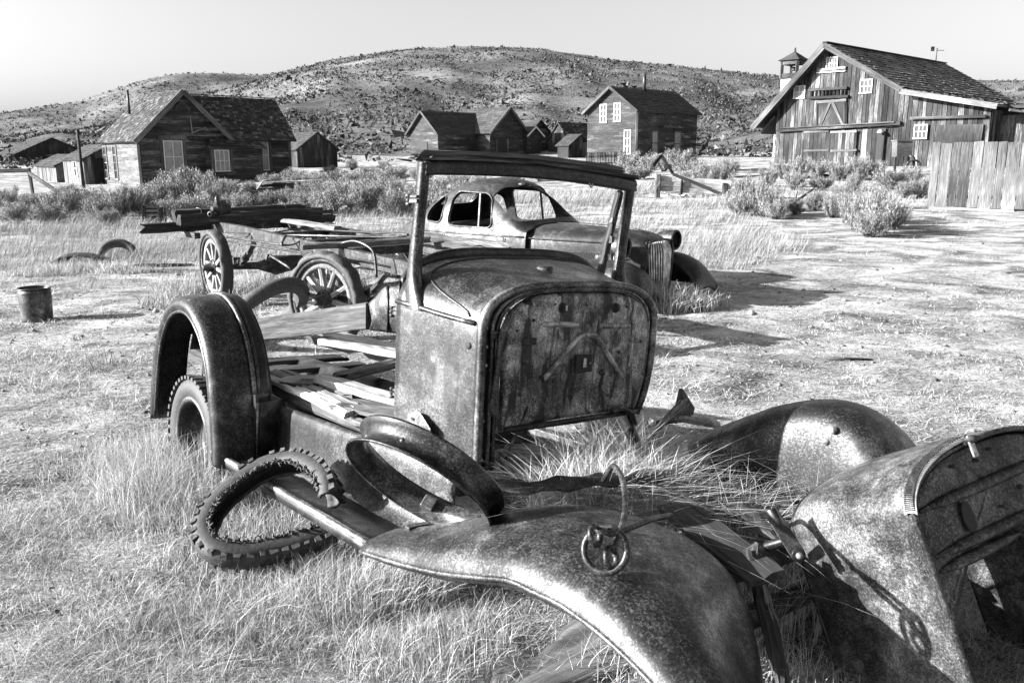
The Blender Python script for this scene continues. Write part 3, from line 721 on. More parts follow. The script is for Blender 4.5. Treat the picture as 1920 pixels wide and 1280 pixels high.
def loose_rim():
    ax_c = A3(.458, .75, .47); ax = unit(RGT*ax_c[0] + UPV*ax_c[1] + FWD*ax_c[2])
    c = D(783, 917, 2.66); R = .262
    lo = c.copy(); th = thing('wheel_rim', 'bare steel wheel rim leaning on the front fender by the split tyre', 'wheel rim', A3(c[0], c[1], c[2]-.25))
    m = MB().lathe([(R+.012, -.004), (R+.014, .003), (R-.006, .009), (R-.010, .02), (R-.022, .03), (R-.022, .062), (R-.010, .072), (R-.006, .083), (R+.014, .089), (R+.012, .096)], c, ax, 56)
    rim = build('rim_band', m, M_RUST, th, solid=.007)
    for k in range(8):
        a = k*math.pi/4+.2; x = unit(A3(0, 0, 1) - ax*ax[2]); y = np.cross(ax, x); rad = math.cos(a)*x + math.sin(a)*y
        m = MB().lathe([(0, -.012), (.008, -.010), (.010, 0)], c + rad*(R-.028) + ax*.046, -rad, 8); build('rivet', m, M_IRON, rim)
    # clamp lug at the foot of the rim
    a = 3.6; rad = math.cos(a)*x + math.sin(a)*y
    m = MB().box(c + rad*(R-.03) + ax*.046, (.03, .05, .05), np.stack([rad, np.cross(ax, rad), ax], 1)); build('clamp_lug', m, M_IRON, rim, bevel=.005)
loose_rim()

def iron_ring():
    c = D(1135, 1030, 2.07); n = unit(RGT*-.35 + UPV*.30 - FWD*.88)
    th = thing('ring_bolt', 'iron ring with two bent eye rods hooked through it, on the front fender', 'iron ring', D(1140, 1066, 2.08))
    x = unit(UPV - n*np.dot(UPV, n)); y = np.cross(n, x)
    m = MB().tube([c + .058*(math.cos(a)*x + math.sin(a)*y) for a in np.linspace(0, 2*math.pi, 40, endpoint=False)], .0095, 10, closed=True); build('ring', m, M_RUST, th)
    def eye(px, py, rr, path):
        e = D(px, py, 2.06); nn = unit(RGT*.75 - FWD*.5 + UPV*.2); xx = unit(UPV - nn*np.dot(UPV, nn)); yy = np.cross(nn, xx)
        loop = [e + rr*(math.cos(a)*xx + math.sin(a)*yy) for a in np.linspace(-.5, 5.2, 18)]
        pts = loop + [D(*p) for p in path]
        return MB().tube(catmull(pts, 60), .0088, 10)
    build('rod', eye(1116, 1003, .024, [(1150, 1000, 2.07), (1190, 985, 2.14), (1225, 972, 2.22), (1258, 966, 2.30)]), M_RUST, th)
    build('rod', eye(1146, 1046, .027, [(1150, 1030, 2.07), (1160, 1002, 2.11), (1170, 970, 2.20), (1172, 930, 2.30), (1166, 895, 2.4), (1152, 874, 2.46), (1145, 878, 2.5), (1132, 900, 2.56)]), M_RUST, th)
iron_ring()

def second_cowl():
    F = unit(A3(.381, -.832, .401)); U0 = A3(-.28, .31, .91); U = unit(U0 - F*np.dot(U0, F)); L = np.cross(U, F); Rm = np.stack([F, L, U], 1)
    o = D(1700, 925, 2.22)           # upper left corner of the bulkhead
    hw = .33; base = o + L*hw - U*.02
    W2 = lambda x, y, z: base + Rm @ A3(x, y, z)
    lowp = W2(-.25, 0, -.62)
    th = thing('cowl_shell', 'rusted scoured cowl shell tipped over beside the front fenders', 'cowl shell', lowp, Rm)
    P = []
    for x, h, zt, zs in ((0, .33, .09, -.06), (-.06, .333, .09, -.06), (-.15, .34, .088, -.06), (-.25, .345, .082, -.065), (-.36, .35, .07, -.07), (-.46, .35, .055, -.08), (-.49, .345, .04, -.085)):
        P.append([W2(x, y, z) for y, z in section(h, 0, -.70, zs, zt, 26, .8, .9, None, 8)])
    shell = build('shell', MB().grid(P), M_SHELL, th, solid=.006, sub=2, dent=.010)
    # bulkhead with pressed ribs and an opening below
    s = section(.318, 0, -.36, -.06, .078, 30, .8, .9, nb=6); s = s + [(.318*math.cos(a), -.36 + .17*math.sin(a)*1.0) for a in np.linspace(0, math.pi, 14)[1:-1]]
    P = []
    for sc, x in ((1, -.03), (.985, -.012), (.95, -.008), (.8, -.010), (.6, -.012), (.4, -.012), (.2, -.012), (.05, -.012)):
        P.append([W2(x + .004*mnoise.noise(Vector((y*8, z*8, 1))), y*sc, -.05 + (z+.05)*sc) for y, z in s])
    m = MB().grid(P, closev=True); n = len(s); m.f.append(tuple(range((len(P)-1)*n, len(P)*n))); m.sm.append(True)
    bh = build('bulkhead', m, M_RUST, th, solid=.004)
    for z, y0, y1 in ((-.04, -.30, .30), (-.17, -.30, .28), (-.21, -.30, .05)):
        build('pressed_rib', MB().tube([W2(-.006, y, z) for y in np.linspace(y0, y1, 6)], [.006, .016, .018, .018, .016, .006], 10), M_RUST, bh)
    for y, z, r in ((-.12, .04, .007), (-.02, .03, .007), (.05, .045, .006), (.12, -.09, .008), (.02, -.12, .007)):
        build('bolt_hole', MB().lathe([(0, .006), (r*.8, .006), (r, 0)], W2(-.006, y, z), F, 10), M_BLACK, bh)
    build('inspection_slot', MB().prism([W2(-.004, -.13 + .022*math.cos(a), -.105 + .045*math.sin(a)) for a in np.linspace(0, 2*math.pi, 16, endpoint=False)], F*.004), M_BLACK, bh)
    # laced strip on the front edge
    se = section(.338, 0, -.5, -.06, .098, 40, .8, .9, nb=6)
    strip = []; k0, k1 = 7, 26
    for k in range(k0, k1):
        y, z = se[k]; strip.append([W2(-.022, y, z+.004), W2(-.010, y*1.004, z+.012), W2(.012, y*1.004, z+.012), W2(.020, y, z+.004)])
    build('lacing_strip', MB().grid(strip), M_PLANK, th, solid=.004)
    m = MB()
    for k in np.linspace(k0+.2, k1-1.4, 46):
        i = int(k); u = k-i; y = se[i][0]*(1-u)+se[i+1][0]*u; z = se[i][1]*(1-u)+se[i+1][1]*u
        m.box(W2(.001, y*1.004, z+.016), (.034, .004, .004), Rm)
    build('lacing_weave', m, M_RUSTD, th, kind='stuff')
    m = MB().tube([W2(.0, y, z) for y, z in section(.33, 0, -.70, -.06, .09, 30, .8, .9, nb=8)], .009, 8); build('edge_bead', m, M_RUST, th)
    # clamp on the top and hinge bracket on the left edge
    p = W2(.0, -.06, .10); m = MB().box(p, (.04, .022, .03), Rm).box(p + F*.03 - U*.02, (.008, .022, .065), Rm); build('clamp', m, M_BRIGHT, th, bevel=.004)
    m = MB().lathe([(0, .03), (.011, .028), (.013, 0)], p + F*.02, F, 10); build('clamp_bolt', m, M_IRON, th)
    a, b, c = D(1443, 955, 2.50), D(1462, 985, 2.47), D(1497, 1040, 2.40)
    m = MB(); Rb = framez(c-a, -FWD); m.beam(a, c, .045, .008, -FWD); m.tube([a, b], .014, 8); m.tube([D(1436, 1024, 2.5), D(1478, 1012, 2.46)], .016, 10); m.lathe([(0, .006), (.022, .006), (.022, -.006), (0, -.006)], c, -FWD, 14)
    br = build('hinge_bracket', m, M_RUSTD, th, bevel=.002)
    m = MB().lathe([(0, .012), (.009, .010), (.011, 0)], c - FWD*.008, -FWD, 10); build('bolt', m, M_BRIGHT, br)
    m = MB()
    build('edge_bead', m.tube(catmull([W2(-.49, y*1.0, z) for y, z in section(.345, 0, -.70, -.085, .04, 26, .8, .9, nb=8)], 60), .008, 8), M_RUSTD, th)
second_cowl()

def planks():
    def pl(name, mat, label, a, b, w, h, up=TR[:, 2], seg=10, rough=.004, rag=.02):
        return lone(name, MB().plank(a, b, w, h, up, seg, rough, rag), mat, label, 'plank')
    pl('loose_plank', M_PLANK, 'pale bleached plank reaching in under the cowl beside the broad side board', TW(*TL(612, 638, 2, .0)), TW(*TL(775, 668, 2, .0)), .14, .03)
    pl('loose_plank', M_PLANK, 'pale bleached nail-holed plank lying on the splintered floor boards', TW(*TL(600, 710, 2, -.04)), TW(*TL(765, 757, 2, -.04)), .09, .035)
    pl('loose_plank', M_PLANKD, 'grey grooved plank laid slantwise between the two bleached planks', TW(*TL(636, 706, 2, -.05)), TW(*TL(760, 676, 2, -.05)), .09, .04)
    pl('bed_board', M_PLANKD, 'broad grey side board with a knot hole standing on edge behind the truck bed', TW(*TL(440, 624, 1, .10)), TW(*TL(690, 592, 1, .10)), .035, .155, TR[:, 2], 12, .003, .02)
    # round disc on the floor
    p = TW(*TL(575, 712, 2, -.06)); m = MB().lathe([(0, .01), (.03, .01), (.04, .004), (.13, .004), (.14, 0), (.14, -.012), (0, -.012)], p, TR[:, 2], 32)
    lone('metal_disc', m, M_RUST, 'flat round steel disc lying among the splintered floor boards', 'disc')
    p = TW(*TL(607, 707, 2, -.06)); m = MB().lathe([(0, .01), (.05, .01), (.055, 0), (.055, -.012), (0, -.012)], p, TR[:, 2], 24)
    lone('wooden_disc', m, M_PLANK, 'small pale round wooden block under the end of the bleached plank', 'disc')
    # crumpled panel left of the cowl
    th = thing('crumpled_panel', 'crumpled torn curved sheet metal panel standing behind the door edge of the cowl', 'metal panel', D(720, 628, 4.75))
    P = []
    cl = [(745, 536, 4.6), (722, 534, 4.62), (705, 540, 4.64), (697, 560, 4.66), (690, 580, 4.68)]
    for v in np.linspace(0, 1, 9):
        row = []
        for u in np.linspace(0, 1, 10):
            px = 752 - 62*u**1.1 + 12*math.sin(v*3)*(u-.3); top = 533 + 34*(u**2) + 4*math.sin(u*9); bot = 626 - 8*u
            py = top + (bot-top)*v; Y = 4.62 + .16*u - .10*math.sin(math.pi*v)*(1-u*.3) + .02*mnoise.noise(Vector((u*5, v*5, 2)))
            row.append(D(px, py, Y))
        P.append(row)
    pa = build('panel', MB().grid(P), M_RUSTL, th, solid=.005, sub=1)
    build('edge_bead', MB().tube([P[v][4] - FWD*.005 for v in range(9)], .008, 8), M_RUSTD, th)
    # splintered stake and log
    a, b = PG(1500, 1250), D(1408, 1035, 2.42); a = A3(b[0]+.12, b[1]-.12, gz1(b[0]+.12, b[1]-.12)-.02)
    th = thing('splintered_stake', 'splintered grey wooden stake leaning beside the tipped cowl shell', 'stake', a)
    build('shaft', MB().plank(a, b, .045, .05, -FWD, 10, .004, .025), M_PLANKD, th); build('split_piece', MB().plank(a+(b-a)*.55+RGT*.02, b + RGT*.004 - (b-a)*.06 + A3(0, -.03, 0), .02, .03, -FWD, 6, .003, .02), M_PLANK, th)
    # weathered log under the front fender
    a, b = A3(.55, 2.75, .0), A3(-.05, 2.33, -.02)
    a[2] += gz1(a[0], a[1]); b[2] += gz1(b[0], b[1]); ax = unit(b-a); x = unit(np.cross(ax, A3(0, 0, 1))); y = np.cross(ax, x); P = []
    for t in np.linspace(0, 1, 30):
        ring = []; R0 = .15*(1 - .35*t**2)*(.6+.4*min(1, 6*t, 6*(1-t)))
        for k in range(40):
            an = 2*math.pi*k/40; q = mnoise.noise(Vector((t*2.2, math.cos(an)*3.2, math.sin(an)*3.2)))*.4 + mnoise.noise(Vector((t*4, math.cos(an)*11, math.sin(an)*11)))*.5
            ring.append(a + (b-a)*t + R0*(1+q)*(math.cos(an)*x*1.3 + math.sin(an)*y*.42))
        P.append(ring)
    m = MB().grid(P, closev=True)
    L = np.linalg.norm(b-a); m.g = [(i//40/30*L, .13*math.cos(2*math.pi*(i % 40)/40)*1.3, .13*math.sin(2*math.pi*(i % 40)/40)) for i in range(len(m.v))]
    m.f += [tuple(range(40)), tuple(range(29*40, 30*40))]; m.sm += [False, False]
    lone('fallen_log', m, M_LOG, 'weathered furrowed log lying in the grass under the front fender', 'log')
planks()

def ground_things():
    # bucket
    p = PG(71, 602); Rb = .155; h = .345
    th = thing('bucket', 'dented pale metal bucket with a rolled rim standing alone on open ground', 'bucket', p)
    build('shell', MB().lathe([(0, .005), (Rb*.93, .005), (Rb*.95, .02), (Rb*.97, .12), (Rb, .22), (Rb, .30), (Rb*.99, h)], p, (0, 0, 1), 32), M_RUSTL, th, solid=.005)
    build('rim', MB().tube([p + A3(Rb*math.cos(a), Rb*math.sin(a), h) for a in np.linspace(0, 2*math.pi, 32, endpoint=False)], .009, 8, closed=True), M_RUST, th)
    build('hoop', MB().tube([p + A3((Rb+.002)*math.cos(a), (Rb+.002)*math.sin(a), h-.045) for a in np.linspace(0, 2*math.pi, 32, endpoint=False)], .005, 8, closed=True), M_RUST, th)
    build('handle', MB().tube([p + A3(Rb*math.cos(a)*1.02, -.05-.09*math.sin(a), h-.03+.02*math.sin(a)) for a in np.linspace(0, math.pi, 14)], .005, 6), M_IRON, th)
    # half buried sheet and tyre
    p = PG(150, 492)
    P = []
    for u in np.linspace(0, 1, 12):
        P.append([p + A3(-.45 + .95*u + .02*math.sin(v*7), -.22+.5*v, .06 + .06*math.sin(math.pi*u) + .05*math.sin(math.pi*v) - .12*(abs(u-.5)*2)**4 - .03*v) for v in np.linspace(0, 1, 7)])
    lone('metal_sheet', MB().grid(P), M_RUSTD, 'rusty sheet metal half sunk in grass beside a buried tyre', 'metal sheet', solid=.008, sub=1)
    p = PG(186, 492) + A3(.05, .55, .0)
    m = MB().lathe(tyre_profile(.33, .16, .21), p + A3(0, 0, .02), unit(A3(.25, -.75, .55)), 40)
    lone('buried_tyre', m, M_RUBBERG, 'half buried tyre arching out of the grass behind the rusty sheet', 'tyre')
    # flat dark strap further right
    p = PG(290, 502); lone('flat_board', MB().plank(p + A3(-.30, 0, .02), p + A3(.55, .12, .02), .10, .03, (0, 0, 1), 8, .01, .03), M_TIMBER, 'dark flat board lying between the buried tyre and the spoked wheel', 'board')
    p = PG(1590, 679); lone('stick', MB().tube([p + A3(-.17, 0, .012), p + A3(0, .01, .02), p + A3(.2, 0, .012)], [.006, .012, .010], 6), M_TIMBER, 'short dark stick lying on the bare trampled ground', 'stick')
ground_things()

# ------------------------------------------------------------------ stripped chassis with wooden spoked wheels
def chassis():
    yaw = math.radians(36.9); Fm = A3(math.sin(yaw), -math.cos(yaw), 0); Lm = A3(math.cos(yaw), math.sin(yaw), 0); Um = A3(0, 0, 1); Rm = np.stack([Fm, Lm, Um], 1)
    o = D(405, 508, 9.9); o[2] = 0
    W = lambda x, y, z: o + Rm @ A3(x, y, z)
    th = thing('truck_chassis', 'stripped truck chassis on wooden spoked wheels, bare frame rails and springs', 'chassis', W(1.6, .6, 0), Rm)
    def wheel(c, n, R=.43, mt=M_RUBBER, steer=True):
        """n: outward axis"""
        w = build('spoked_wheel', MB().lathe([(R-.105, -.05), (R-.075, -.055), (R-.06, -.05), (R-.06, .05), (R-.075, .055), (R-.105, .05), (R-.105, -.05)], c, n, 48), M_IRON, th)
        build('felloe', MB().lathe([(R-.155, -.03), (R-.107, -.034), (R-.107, .034), (R-.155, .03), (R-.155, -.03)], c, n, 48), M_SPOKE, w)
        prof = [(R-.07, -.062), (R-.045, -.072), (R-.012, -.06), (R-.002, -.03), (R, 0), (R-.002, .03), (R-.012, .06), (R-.045, .072), (R-.07, .062), (R-.062, 0), (R-.07, -.062)]
        m = MB().lathe(prof, c, n, 72); v = np.array(m.v); ctr = np.asarray(c)
        for i in range(len(v)):
            d = v[i]-ctr; ax = np.dot(d, n); rad = d - ax*np.asarray(n); rr = np.linalg.norm(rad)
            if rr > R-.03: v[i] = ctr + ax*np.asarray(n) + rad*(1 - (.03/rr)*max(0, mnoise.noise(Vector(v[i]*14)) + .25))
        m.v = [tuple(q) for q in v]; build('tyre', m, mt, w)
        x = unit(A3(0, 0, 1) - np.asarray(n)*n[2]); y = np.cross(n, x)
        for k in range(10):
            a = 2*math.pi*(k+.3)/10; rad = math.cos(a)*x + math.sin(a)*y; tan = np.cross(n, rad)
            m = MB(); P = []
            for t, ww, hh in ((.07, .052, .03), (.10, .046, .028), (.2, .034, .024), (R-.15, .040, .026)):
                q = np.asarray(c) + rad*t
                P.append([q + tan*a_*ww/2 + np.asarray(n)*b_*hh for a_, b_ in ((-1, -.8), (0, -1.1), (1, -.8), (1, .8), (0, 1.1), (-1, .8))])
            m.grid(P, closev=True, smooth=False); Lg = []
            for i, t in enumerate((0, .03, .13, .2)):
                for a_, b_ in ((-1, -.8), (0, -1.1), (1, -.8), (1, .8), (0, 1.1), (-1, .8)): Lg.append((t+k, a_*.02+k*3.3, b_*.02))
            m.g = Lg; build('spoke', m, M_SPOKE, w)
        hub = build('hub', MB().lathe([(0, .155), (.028, .155), (.036, .15), (.038, .10), (.05, .09), (.054, .045), (.09, .04), (.095, .03), (.095, -.04), (.05, -.05), (.05, -.08), (0, -.08)], c, n, 24), M_RUST, w)
        for k in range(6):
            a = 2*math.pi*k/6; p = np.asarray(c) + (math.cos(a)*x + math.sin(a)*y)*.075 + np.asarray(n)*.04
            build('hub_bolt', MB().lathe([(0, .014), (.009, .012), (.010, 0)], p, n, 6), M_IRON, hub)
    cR = W(0, 0, .40); wheel(cR, -Lm, .44)
    cF = D(612, 562, 7.55); nF = unit(A3(-.52, -.85, .02)); wheel(cF, nF, .44, M_RUBBERG)
    cRf = W(0, 1.42, .42); wheel(cRf, Lm, .44)
    # rails, channel shaped
    for y in (.26, 1.14):
        m = MB(); sec = [(-.03, -.06), (.03, -.06), (.03, -.05), (-.02, -.05), (-.02, .05), (.03, .05), (.03, .06), (-.03, .06)]
        sg = 1 if y < .5 else -1
        P = [[W(x, y + sg*a, .80 + zz + b) for a, b in sec] for x, zz in ((-.75, .02), (.2, .02), (1.4, 0), (2.6, -.01), (4.15, -.03))]
        m.grid(P, closev=True, smooth=False); m.f += [tuple(range(8)), tuple(range(32, 40))]; m.sm += [False]*2
        build('frame_rail', m, M_IRON, th)
    for x, z in ((-.7, .80), (.55, .77), (1.7, .78), (2.6, .77), (4.05, .76)):
        build('cross_member', MB().beam(W(x, .24, z), W(x, 1.16, z), .07, .08), M_IRON, th, bevel=.006)
    build('axle', MB().tube([W(-.0, .03, .41), W(0, .5, .38), W(0, .72, .37), W(0, 1.38, .42)], [.04, .045, .12, .04], 12), M_IRON, th)
    fa = cF - nF*.12; fb = W(3.05, 1.35, .40)
    build('axle', MB().tube([fa, fa*.8+fb*.2 + A3(0, 0, -.05), fa*.2+fb*.8 + A3(0, 0, -.05), fb], .035, 10), M_IRON, th)
    # leaf springs, each leaf its own piece
    for x0, x1, y, zc in ((-.62, .62, .24, .46), (2.45, 3.65, .26, .46), (2.45, 3.65, 1.14, .46)):
        sp = build('leaf_spring', MB().box(W((x0+x1)/2, y, zc-.02), (.10, .09, .12), Rm), M_IRON, th, bevel=.01)
        for k in range(4):
            f = 1 - .2*k; pts = [W((x0+x1)/2 + (x1-x0)/2*f*t, y, zc - .018*k + .24*(f*t)**2) for t in np.linspace(-1, 1, 11)]
            m = MB(); P = [[p + Lm*-.03 + Um*-.008, p + Lm*.03 + Um*-.008, p + Lm*.03 + Um*.008, p + Lm*-.03 + Um*.008] for p in pts]
            m.grid(P, closev=True, smooth=False); m.f += [(0, 1, 2, 3), (40, 41, 42, 43)]; m.sm += [False]*2; build('leaf', m, M_IRON, sp)
        for xe in (x0, x1): build('shackle', MB().beam(W(xe, y, .68), W(xe, y, .80), .04, .05, (1, 0, 0)), M_IRON, sp, bevel=.006)
    # rods and brake linkage along the frame
    for pts, r in (([(425, 444, 9.6), (520, 458, 8.6), (528, 456, 8.5), (535, 444, 8.6), (548, 441, 8.6), (640, 443, 8.3), (762, 445, 8.0)], .012),
                   ([(428, 452, 9.5), (540, 470, 8.4), (640, 482, 7.6), (705, 492, 7.0)], .010), ([(528, 460, 8.5), (550, 458, 8.5), (570, 446, 8.5)], .010),
                   ([(420, 435, 9.7), (500, 437, 9.6), (590, 423, 10.2)], .008), ([(590, 430, 9.9), (690, 436, 9.0), (765, 440, 8.4)], .012)):
        build('linkage_rod', MB().tube(catmull([D(*p) for p in pts], 30), r, 8), M_RUST, th)
    build('drag_link', MB().tube(catmull([D(*p) for p in ((500, 488, 8.8), (502, 480, 8.8), (508, 480, 8.8), (540, 500, 8.6), (548, 506, 8.6))], 20), .014, 8), M_IRON, th)
    build('spring_hanger', MB().prism([D(560, 468, 8.1), D(585, 472, 7.9), D(582, 484, 7.9), D(568, 482, 8.1)], A3(0, .05, 0)), M_IRON, th, bevel=.004)
    # gearbox drum under the front
    build('curved_bracket', MB().tube(catmull([D(*p) for p in ((640, 456, 7.2), (665, 452, 7.1), (690, 462, 7.0), (702, 478, 6.95), (706, 520, 6.9))], 20), [.012]*20, 8), M_RUST, th)
    # timber sills left on the frame
    build('deck_timber', MB().plank(D(575, 463, 7.7), D(800, 449, 7.9), .11, .05, Um, 12, .006, .05), M_PLANKD, th)
    build('deck_timber', MB().plank(W(2.2, 1.1, .875), W(4.25, 1.1, .85), .16, .05, Um, 14, .008, .07), M_PLANKD, th)
    build('deck_timber', MB().plank(W(2.8, 1.12, .915), W(4.1, 1.2, .90), .12, .035, Um, 12, .008, .07), M_PLANKD, th)
    build('deck_timber', MB().plank(W(-.2, .95, .885), W(1.2, 1.0, .88), .10, .04, Um, 8, .006, .03), M_TIMBER, th)
    # beams stacked across the tail of the frame
    def bm(lab, a, b, w, h, mt=M_TIMBER, holes=0):
        t = thing('salvaged_timber', lab, 'timber', a if not holes else a)
        build('beam', MB().plank(a, b, w, h, Um, 12, .008, .05), mt, t)
        for i in range(holes):
            p = a + (b-a)*(.12 + .76*i/(holes-1)); nn = unit(np.cross(b-a, Um)); nn = nn*(-np.sign(nn[1]))*-1
            nn = nn if nn[1] < 0 else -nn
            build('bolt_hole', MB().lathe([(0, .004), (.018, .004), (.022, 0)], p + nn*(w/2+.001), nn, 10), M_BLACK, t)
        return t
    bm('drilled dark beam with a row of bolt holes, across the chassis tail', W(-.62, -.20, .915), W(-.62, 1.62, .935), .12, .13, M_TIMBER, 6)
    bm('long dark split beam under the strapped beams behind the chassis tail', W(-.98, -.55, .80), W(-1.0, 1.95, .83), .14, .12)
    t = bm('upper dark beam with pointed ends bound by two wire straps, on the chassis tail', W(-.96, -.15, .94), W(-.97, 1.5, .965), .15, .14)
    for y in (.15, 1.25):
        c = W(-.96, y, .95); build('wire_strap', MB().tube([c + Fm*a + Um*b for a, b in ((-.085, -.08), (-.085, .08), (.085, .08), (.085, -.08))], .008, 6, closed=True), M_BRIGHT, t)
    bm('grey beam piled behind the two strapped dark beams of the chassis', W(-1.18, .1, .83), W(-1.2, 2.0, .87), .14, .12, M_TIMBER)
    for y in (0, 1.4):      # trestle under the beams
        build('outrigger', MB().beam(W(-1.28, y, .72), W(-.6, y, .72), .07, .07), M_TIMBER, th)
    # pump body bolted on the drilled beam
    c = W(-.60, .28, .98); m = MB().lathe([(0, -.14), (.05, -.14), (.07, -.12), (.075, .02), (.06, .05), (.04, .06), (.04, .09), (0, .09)], c + A3(0, 0, .05), -Lm*.6-Fm*.0+A3(-.3, -.5, 0), 18)
    t = thing('pump_casting', 'lumpy cast iron pump body sitting on the drilled beam', 'casting', W(-.6, .28, .92))
    build('body', m, M_IRON, t); build('cover', MB().box(c + A3(.02, .02, .13), (.10, .12, .06), Rm, .01), M_RUST, t, bevel=.01)
    build('outlet', MB().lathe([(.022, .16), (.034, .16), (.036, .1), (.03, .0), (.02, 0)], c + A3(-.0, -.02, .0), unit(A3(-.35, -.9, 0)), 14), M_IRON, t); build('valve', MB().lathe([(0, .06), (.02, .06), (.03, .03), (.03, 0)], c + A3(-.01, .0, .15), Um, 10), M_RUST, t)
    # tyre leaning on the spoked wheel
    c = cF + A3(-.52, -.10, -.10); m = MB().lathe(tyre_profile(.44, .12, .31), c, unit(A3(-.55, .35, .62)), 56)
    lone('tyre', m, M_RUBBERG, 'bald grey tyre propped against the nearer spoked wheel', 'tyre')
chassis()

# ------------------------------------------------------------------ the coupe
def cut(o, cutters):
    for c in cutters:
        md = o.modifiers.new('cut', 'BOOLEAN'); md.operation = 'DIFFERENCE'; md.object = c; md.solver = 'EXACT'
    dg = bpy.context.evaluated_depsgraph_get(); me = bpy.data.meshes.new_from_object(o.evaluated_get(dg)); o.modifiers.clear(); o.data = me
    for c in cutters: bpy.data.objects.remove(c)
def rounded(pts, r, k=5):
    out = []; n = len(pts)
    for i in range(n):
        p0, p1, p2 = A3(*pts[i-1]), A3(*pts[i]), A3(*pts[(i+1) % n]); a = unit(p0-p1); b = unit(p2-p1); rr = min(r, np.linalg.norm(p0-p1)*.45, np.linalg.norm(p2-p1)*.45)
        for t in np.linspace(0, 1, k): q = (1-t)**2*(p1+a*rr) + 2*t*(1-t)*p1 + t*t*(p1+b*rr); out.append(tuple(q))
    return out
def coupe():
    yaw = math.radians(50); Fm = A3(math.sin(yaw), -math.cos(yaw), 0); Lm = A3(math.cos(yaw), math.sin(yaw), 0); Um = A3(0, 0, 1); Rm = np.stack([Fm, Lm, Um], 1)
    o = A3(1.43, 10.0, -.27)
    W = lambda x, y, z: o + Rm @ A3(x, y, z)
    th = thing('coupe', 'rusted rounded coupe without wheels, open windows and slatted upright grille', 'car', W(-1.5, 0, .42), Rm)
    top = np.array([(-1.12, 1.10), (-1.22, 1.14), (-1.36, 1.30), (-1.50, 1.45), (-1.62, 1.56), (-1.78, 1.635), (-2.0, 1.67), (-2.25, 1.655), (-2.5, 1.58), (-2.75, 1.44), (-2.98, 1.27), (-3.2, 1.13), (-3.5, .98), (-3.8, .76), (-4.0, .5)])
    hw = lambda x: float(np.interp(-x, [1.1, 1.6, 2.2, 2.8, 3.3, 3.8, 4.0], [.63, .69, .71, .67, .57, .40, .30]))
    P = []
    for x, zt in top:
        w = hw(x); row = []; zb = 1.02 if zt > 1.06 else zt-.05
        lean = .035
        for z in (.38, .55, .75, .9): row.append(W(x, -(w + .02*math.sin((z-.3)*2.2)), min(z, zt-.1)))
        for i in range(21):
            a = math.pi*(1 - i/20); c, s = math.cos(a), math.sin(a); e = .62
            y = w*math.copysign(abs(c)**e, c); z = zb + (zt-zb)*max(s, 0)**.72; y *= 1 - .10*max(0, (z-zb))/.62
            row.append(W(x, y, z))
        for z in (.9, .75, .55, .38): row.append(W(x, (w + .02*math.sin((z-.3)*2.2)), min(z, zt-.1)))
        P.append(row)
    m = MB().grid(P); body = build('body', m, M_CAR, th, sub=2, solid=.03, off=-1)
    def cutter(poly2d, axis):
        if axis == 'y': m = MB().prism([W(x, -1.2, z) for x, z in poly2d], Lm*2.4)
        else: m = MB().prism([W(.0, y, z) for y, z in poly2d], -Fm*1.72)
        c = build('cutter', m, None); 
        return c
    side = cutter(rounded([(-1.62, 1.08), (-1.70, 1.40), (-1.80, 1.475), (-2.28, 1.49), (-2.34, 1.40), (-2.36, 1.08)], .10), 'y')
    quart = cutter(rounded([(-2.50, 1.10), (-2.49, 1.40), (-2.58, 1.43), (-2.74, 1.28), (-2.78, 1.12)], .10), 'y')
    front = cutter(rounded([(-.61, 1.16), (-.55, 1.46), (-.38, 1.555), (.38, 1.555), (.55, 1.46), (.61, 1.16), (.0, 1.17)], .08), 'x')
    rear = build('cutter', MB().prism([W(-2.5, y, z) for y, z in rounded([(-.32, 1.30), (-.28, 1.44), (.28, 1.44), (.32, 1.30)], .06)], -Fm*.9), None)
    inv = np.linalg.inv(PM[th.name])
    for c in (side, quart, front, rear):       # cutters into the body's frame
        c.matrix_world = Matrix.Identity(4)
    bpy.context.view_layer.update()
    cut(body, [side, quart, front, rear])
    for p_ in body.data.polygons: p_.use_smooth = True
    body.modifiers.new('es', 'EDGE_SPLIT').split_angle = math.radians(35)
    # window surrounds and the vertical bar of the door window
    for s in (-1, 1):
        for poly in (rounded([(-1.61, 1.07), (-1.69, 1.41), (-1.79, 1.485), (-2.29, 1.50), (-2.35, 1.41), (-2.37, 1.07)], .10), rounded([(-2.49, 1.09), (-2.48, 1.41), (-2.58, 1.44), (-2.75, 1.29), (-2.79, 1.11)], .10)):
            pts = []
            for x, z in poly:
                w = hw(x); zt = np.interp(-x, [-q for q in top[:, 0]], top[:, 1]); zz = min(1, max(0, (z-1.02)/(zt-1.02))); sn = zz**(1/.72); cs = math.sqrt(max(0, 1-min(1, sn)**2)); y = w*cs**.62*(1-.10*(z-1.02)/.62)
                pts.append(W(x, s*(y+.002), z))
            build('window_surround', MB().tube(pts, .010, 6, closed=True), M_CAR, body)
        build('window_bar', MB().beam(W(-1.86, s*.655, 1.07), W(-1.87, s*.60, 1.48), .022, .02, Fm), M_CAR, body)
        pts = [W(x, s*(hw(x)+.012), .985 - .02*max(0, -x-2.8)) for x in np.linspace(-1.15, -3.1, 16)]
        build('belt_moulding', MB().tube(pts, .010, 6), M_CAR, body)
        # door cut lines
        for x in (-1.42, -2.42): build('door_seam', MB().tube([W(x, s*(hw(x)+.017+.01*math.sin((z-.3)*2)), z) for z in np.linspace(.40, .97, 6)], .005, 5), M_BLACK, body)
    build('door_handle', MB().beam(W(-2.28, -.75, .92), W(-2.16, -.75, .92), .02, .02), M_BRIGHT, body)
    build('roof_dent', MB().ball(W(-1.62, -.05, 1.585), .07, 10, 6, (1.2, 1, .45)), M_CAR, body)
